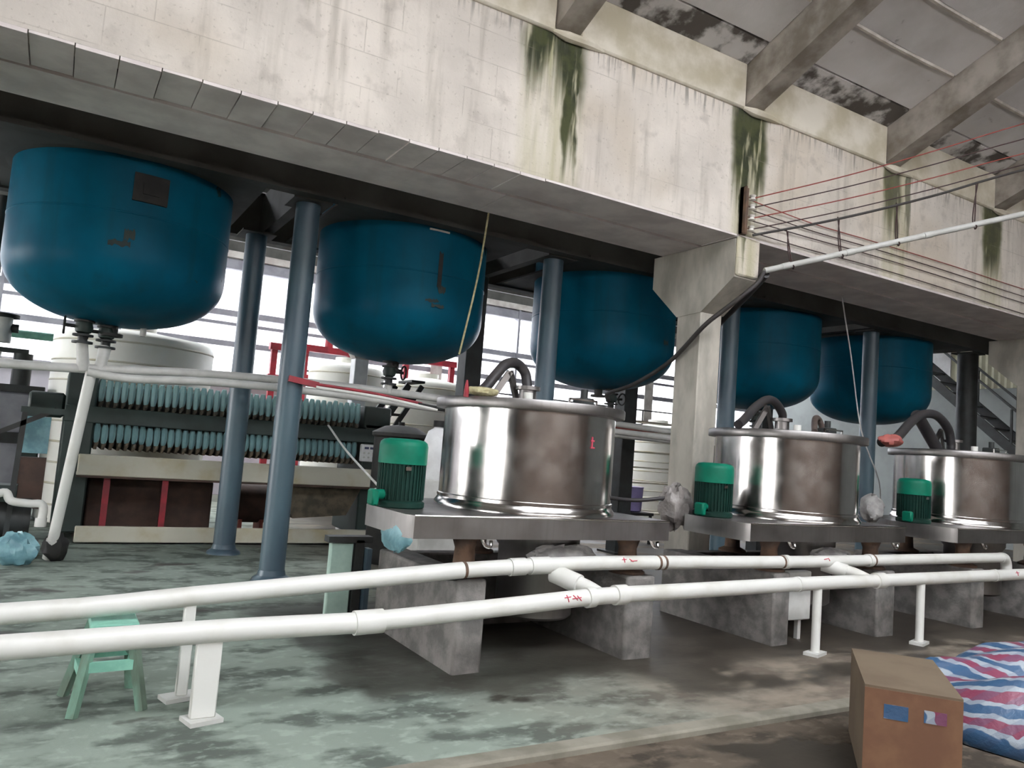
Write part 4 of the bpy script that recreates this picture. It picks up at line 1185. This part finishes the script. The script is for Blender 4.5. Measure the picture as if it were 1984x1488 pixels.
tag(MB().tube([(9.3, 6.95, 3.96), (9.35, 6.8, 3.1), (9.2, 6.5, 2.1), (9.1, 6.15, 1.45), (8.95, 6.02, 1.03)], .009, 8, 4).build('hanging_rope', 'blanket'), 'thin grey rope hanging before the fourth blue tank', 'rope')

# ================================================================== STOOL, BOX, STRIPED SHEET
so = thing('step_stool', (.37, 4.68, 0), 'mint green wooden stool behind the lower pipe', 'stool')
zt = .44
MB().box((.275, 4.53, zt - .035), (.505, 4.79, zt), bev=.008).build('seat', 'mint', so)
feet = [(.235, 4.47), (.555, 4.50), (.20, 4.85), (.53, 4.90)]
tops = [(.30, 4.56), (.475, 4.565), (.30, 4.75), (.475, 4.76)]
for (fx, fy), (tx, ty) in zip(feet, tops):
    MB().beam((fx, fy, 0), (tx, ty, zt - .03), .042, .042).build('leg', 'mint_worn', so)
def mid(i, t): return V((feet[i][0] + (tops[i][0] - feet[i][0]) * t, feet[i][1] + (tops[i][1] - feet[i][1]) * t, (zt - .03) * t))
for i, j, t in ((0, 1, .56), (2, 3, .56), (0, 2, .46), (1, 3, .46), (0, 1, .9), (2, 3, .9)):
    MB().beam(mid(i, t), mid(j, t), .025, .05).build('stretcher', 'mint', so)

bx = thing('cardboard_box', (4.14, 2.62, -.035), 'brown cardboard box in the right foreground', 'box')
ang = math.atan2(.62, .74)
c_, s_ = math.cos(ang), math.sin(ang)
def bxp(u, v): return V((4.14 + c_ * u + s_ * v, 2.62 + s_ * u - c_ * v, 0))     # u: away from the camera, v: to the right
L_, W_ = .42, .22
def slab(u0, u1, v0, v1, z0, z1):
    b = MB()
    p = [bxp(u0, v0), bxp(u1, v0), bxp(u1, v1), bxp(u0, v1)]
    vs = [q + V((0, 0, z0)) for q in p] + [q + V((0, 0, z1)) for q in p]
    return b.addv(vs, [(0, 1, 2, 3), (7, 6, 5, 4), (4, 5, 1, 0), (5, 6, 2, 1), (6, 7, 3, 2), (7, 4, 0, 3)])
ztop = .45
slab(-L_, L_, -W_, W_, ztop - .012, ztop).build('top_flap', 'card', bx)
slab(-L_ - .004, -L_ + .008, -W_, W_, -.035, ztop - .012).build('front_panel', 'card_side', bx)
slab(L_ - .008, L_, -W_, W_, -.035, ztop - .012).build('rear_panel', 'card_side', bx)
slab(-L_, L_, -W_, -W_ + .008, -.035, ztop - .012).build('side_panel', 'card', bx)
slab(-L_, L_, W_ - .008, W_, -.035, ztop - .012).build('side_panel', 'card', bx)
slab(-L_ - .007, -L_ - .003, -.13, -.02, .30, .37).build('hand_hole_patch', 'tarp', bx)  # flat striped patches stand in for hand holes showing the sheet
slab(-L_ - .007, -L_ - .003, .05, .15, .31, .37).build('hand_hole_patch', 'tarp', bx)

# striped woven sheet heaped over something behind the box
def heap():
    b = MB(); vs, fs = [], []
    nx, ny_ = 44, 34
    rnd = random.Random(3)
    ph = [(rnd.uniform(3, 11), rnd.uniform(3, 11), rnd.uniform(0, 6.3), rnd.uniform(.008, .022)) for _ in range(10)]
    x0, x1, y0, y1 = 4.85, 6.8, 1.75, 3.28
    for j in range(ny_ + 1):
        for i in range(nx + 1):
            u, v = i / nx, j / ny_
            x = x0 + (x1 - x0) * u; y = y0 + (y1 - y0) * v
            e = min(u, 1 - u) * 5; g = min(v * 4, (1 - v) * 12)
            hgt = .40 * (1 - math.exp(-2.2 * e)) * (1 - math.exp(-2.2 * g)) * (1 + .15 * math.sin(3 * x + 1))
            hgt += sum(a * math.sin(p * x + q * y + s) for p, q, s, a in ph) * min(1, e, g)
            vs.append((x + .03 * math.sin(9 * y), y + .03 * math.sin(8 * x), -.03 + max(0, hgt)))
    w_ = nx + 1
    for j in range(ny_):
        for i in range(nx):
            fs.append((j * w_ + i, j * w_ + i + 1, (j + 1) * w_ + i + 1, (j + 1) * w_ + i))
    b.addv(vs, fs, True)
    rim = [j * w_ for j in range(ny_ + 1)]
    return b
hs_ = tag(heap().build('striped_sheet', 'tarp'), 'crumpled red, blue and white striped plastic sheet behind the cardboard box', 'sheet')
sd = hs_.modifiers.new('thickness', 'SOLIDIFY'); sd.thickness = .006; sd.offset = 1
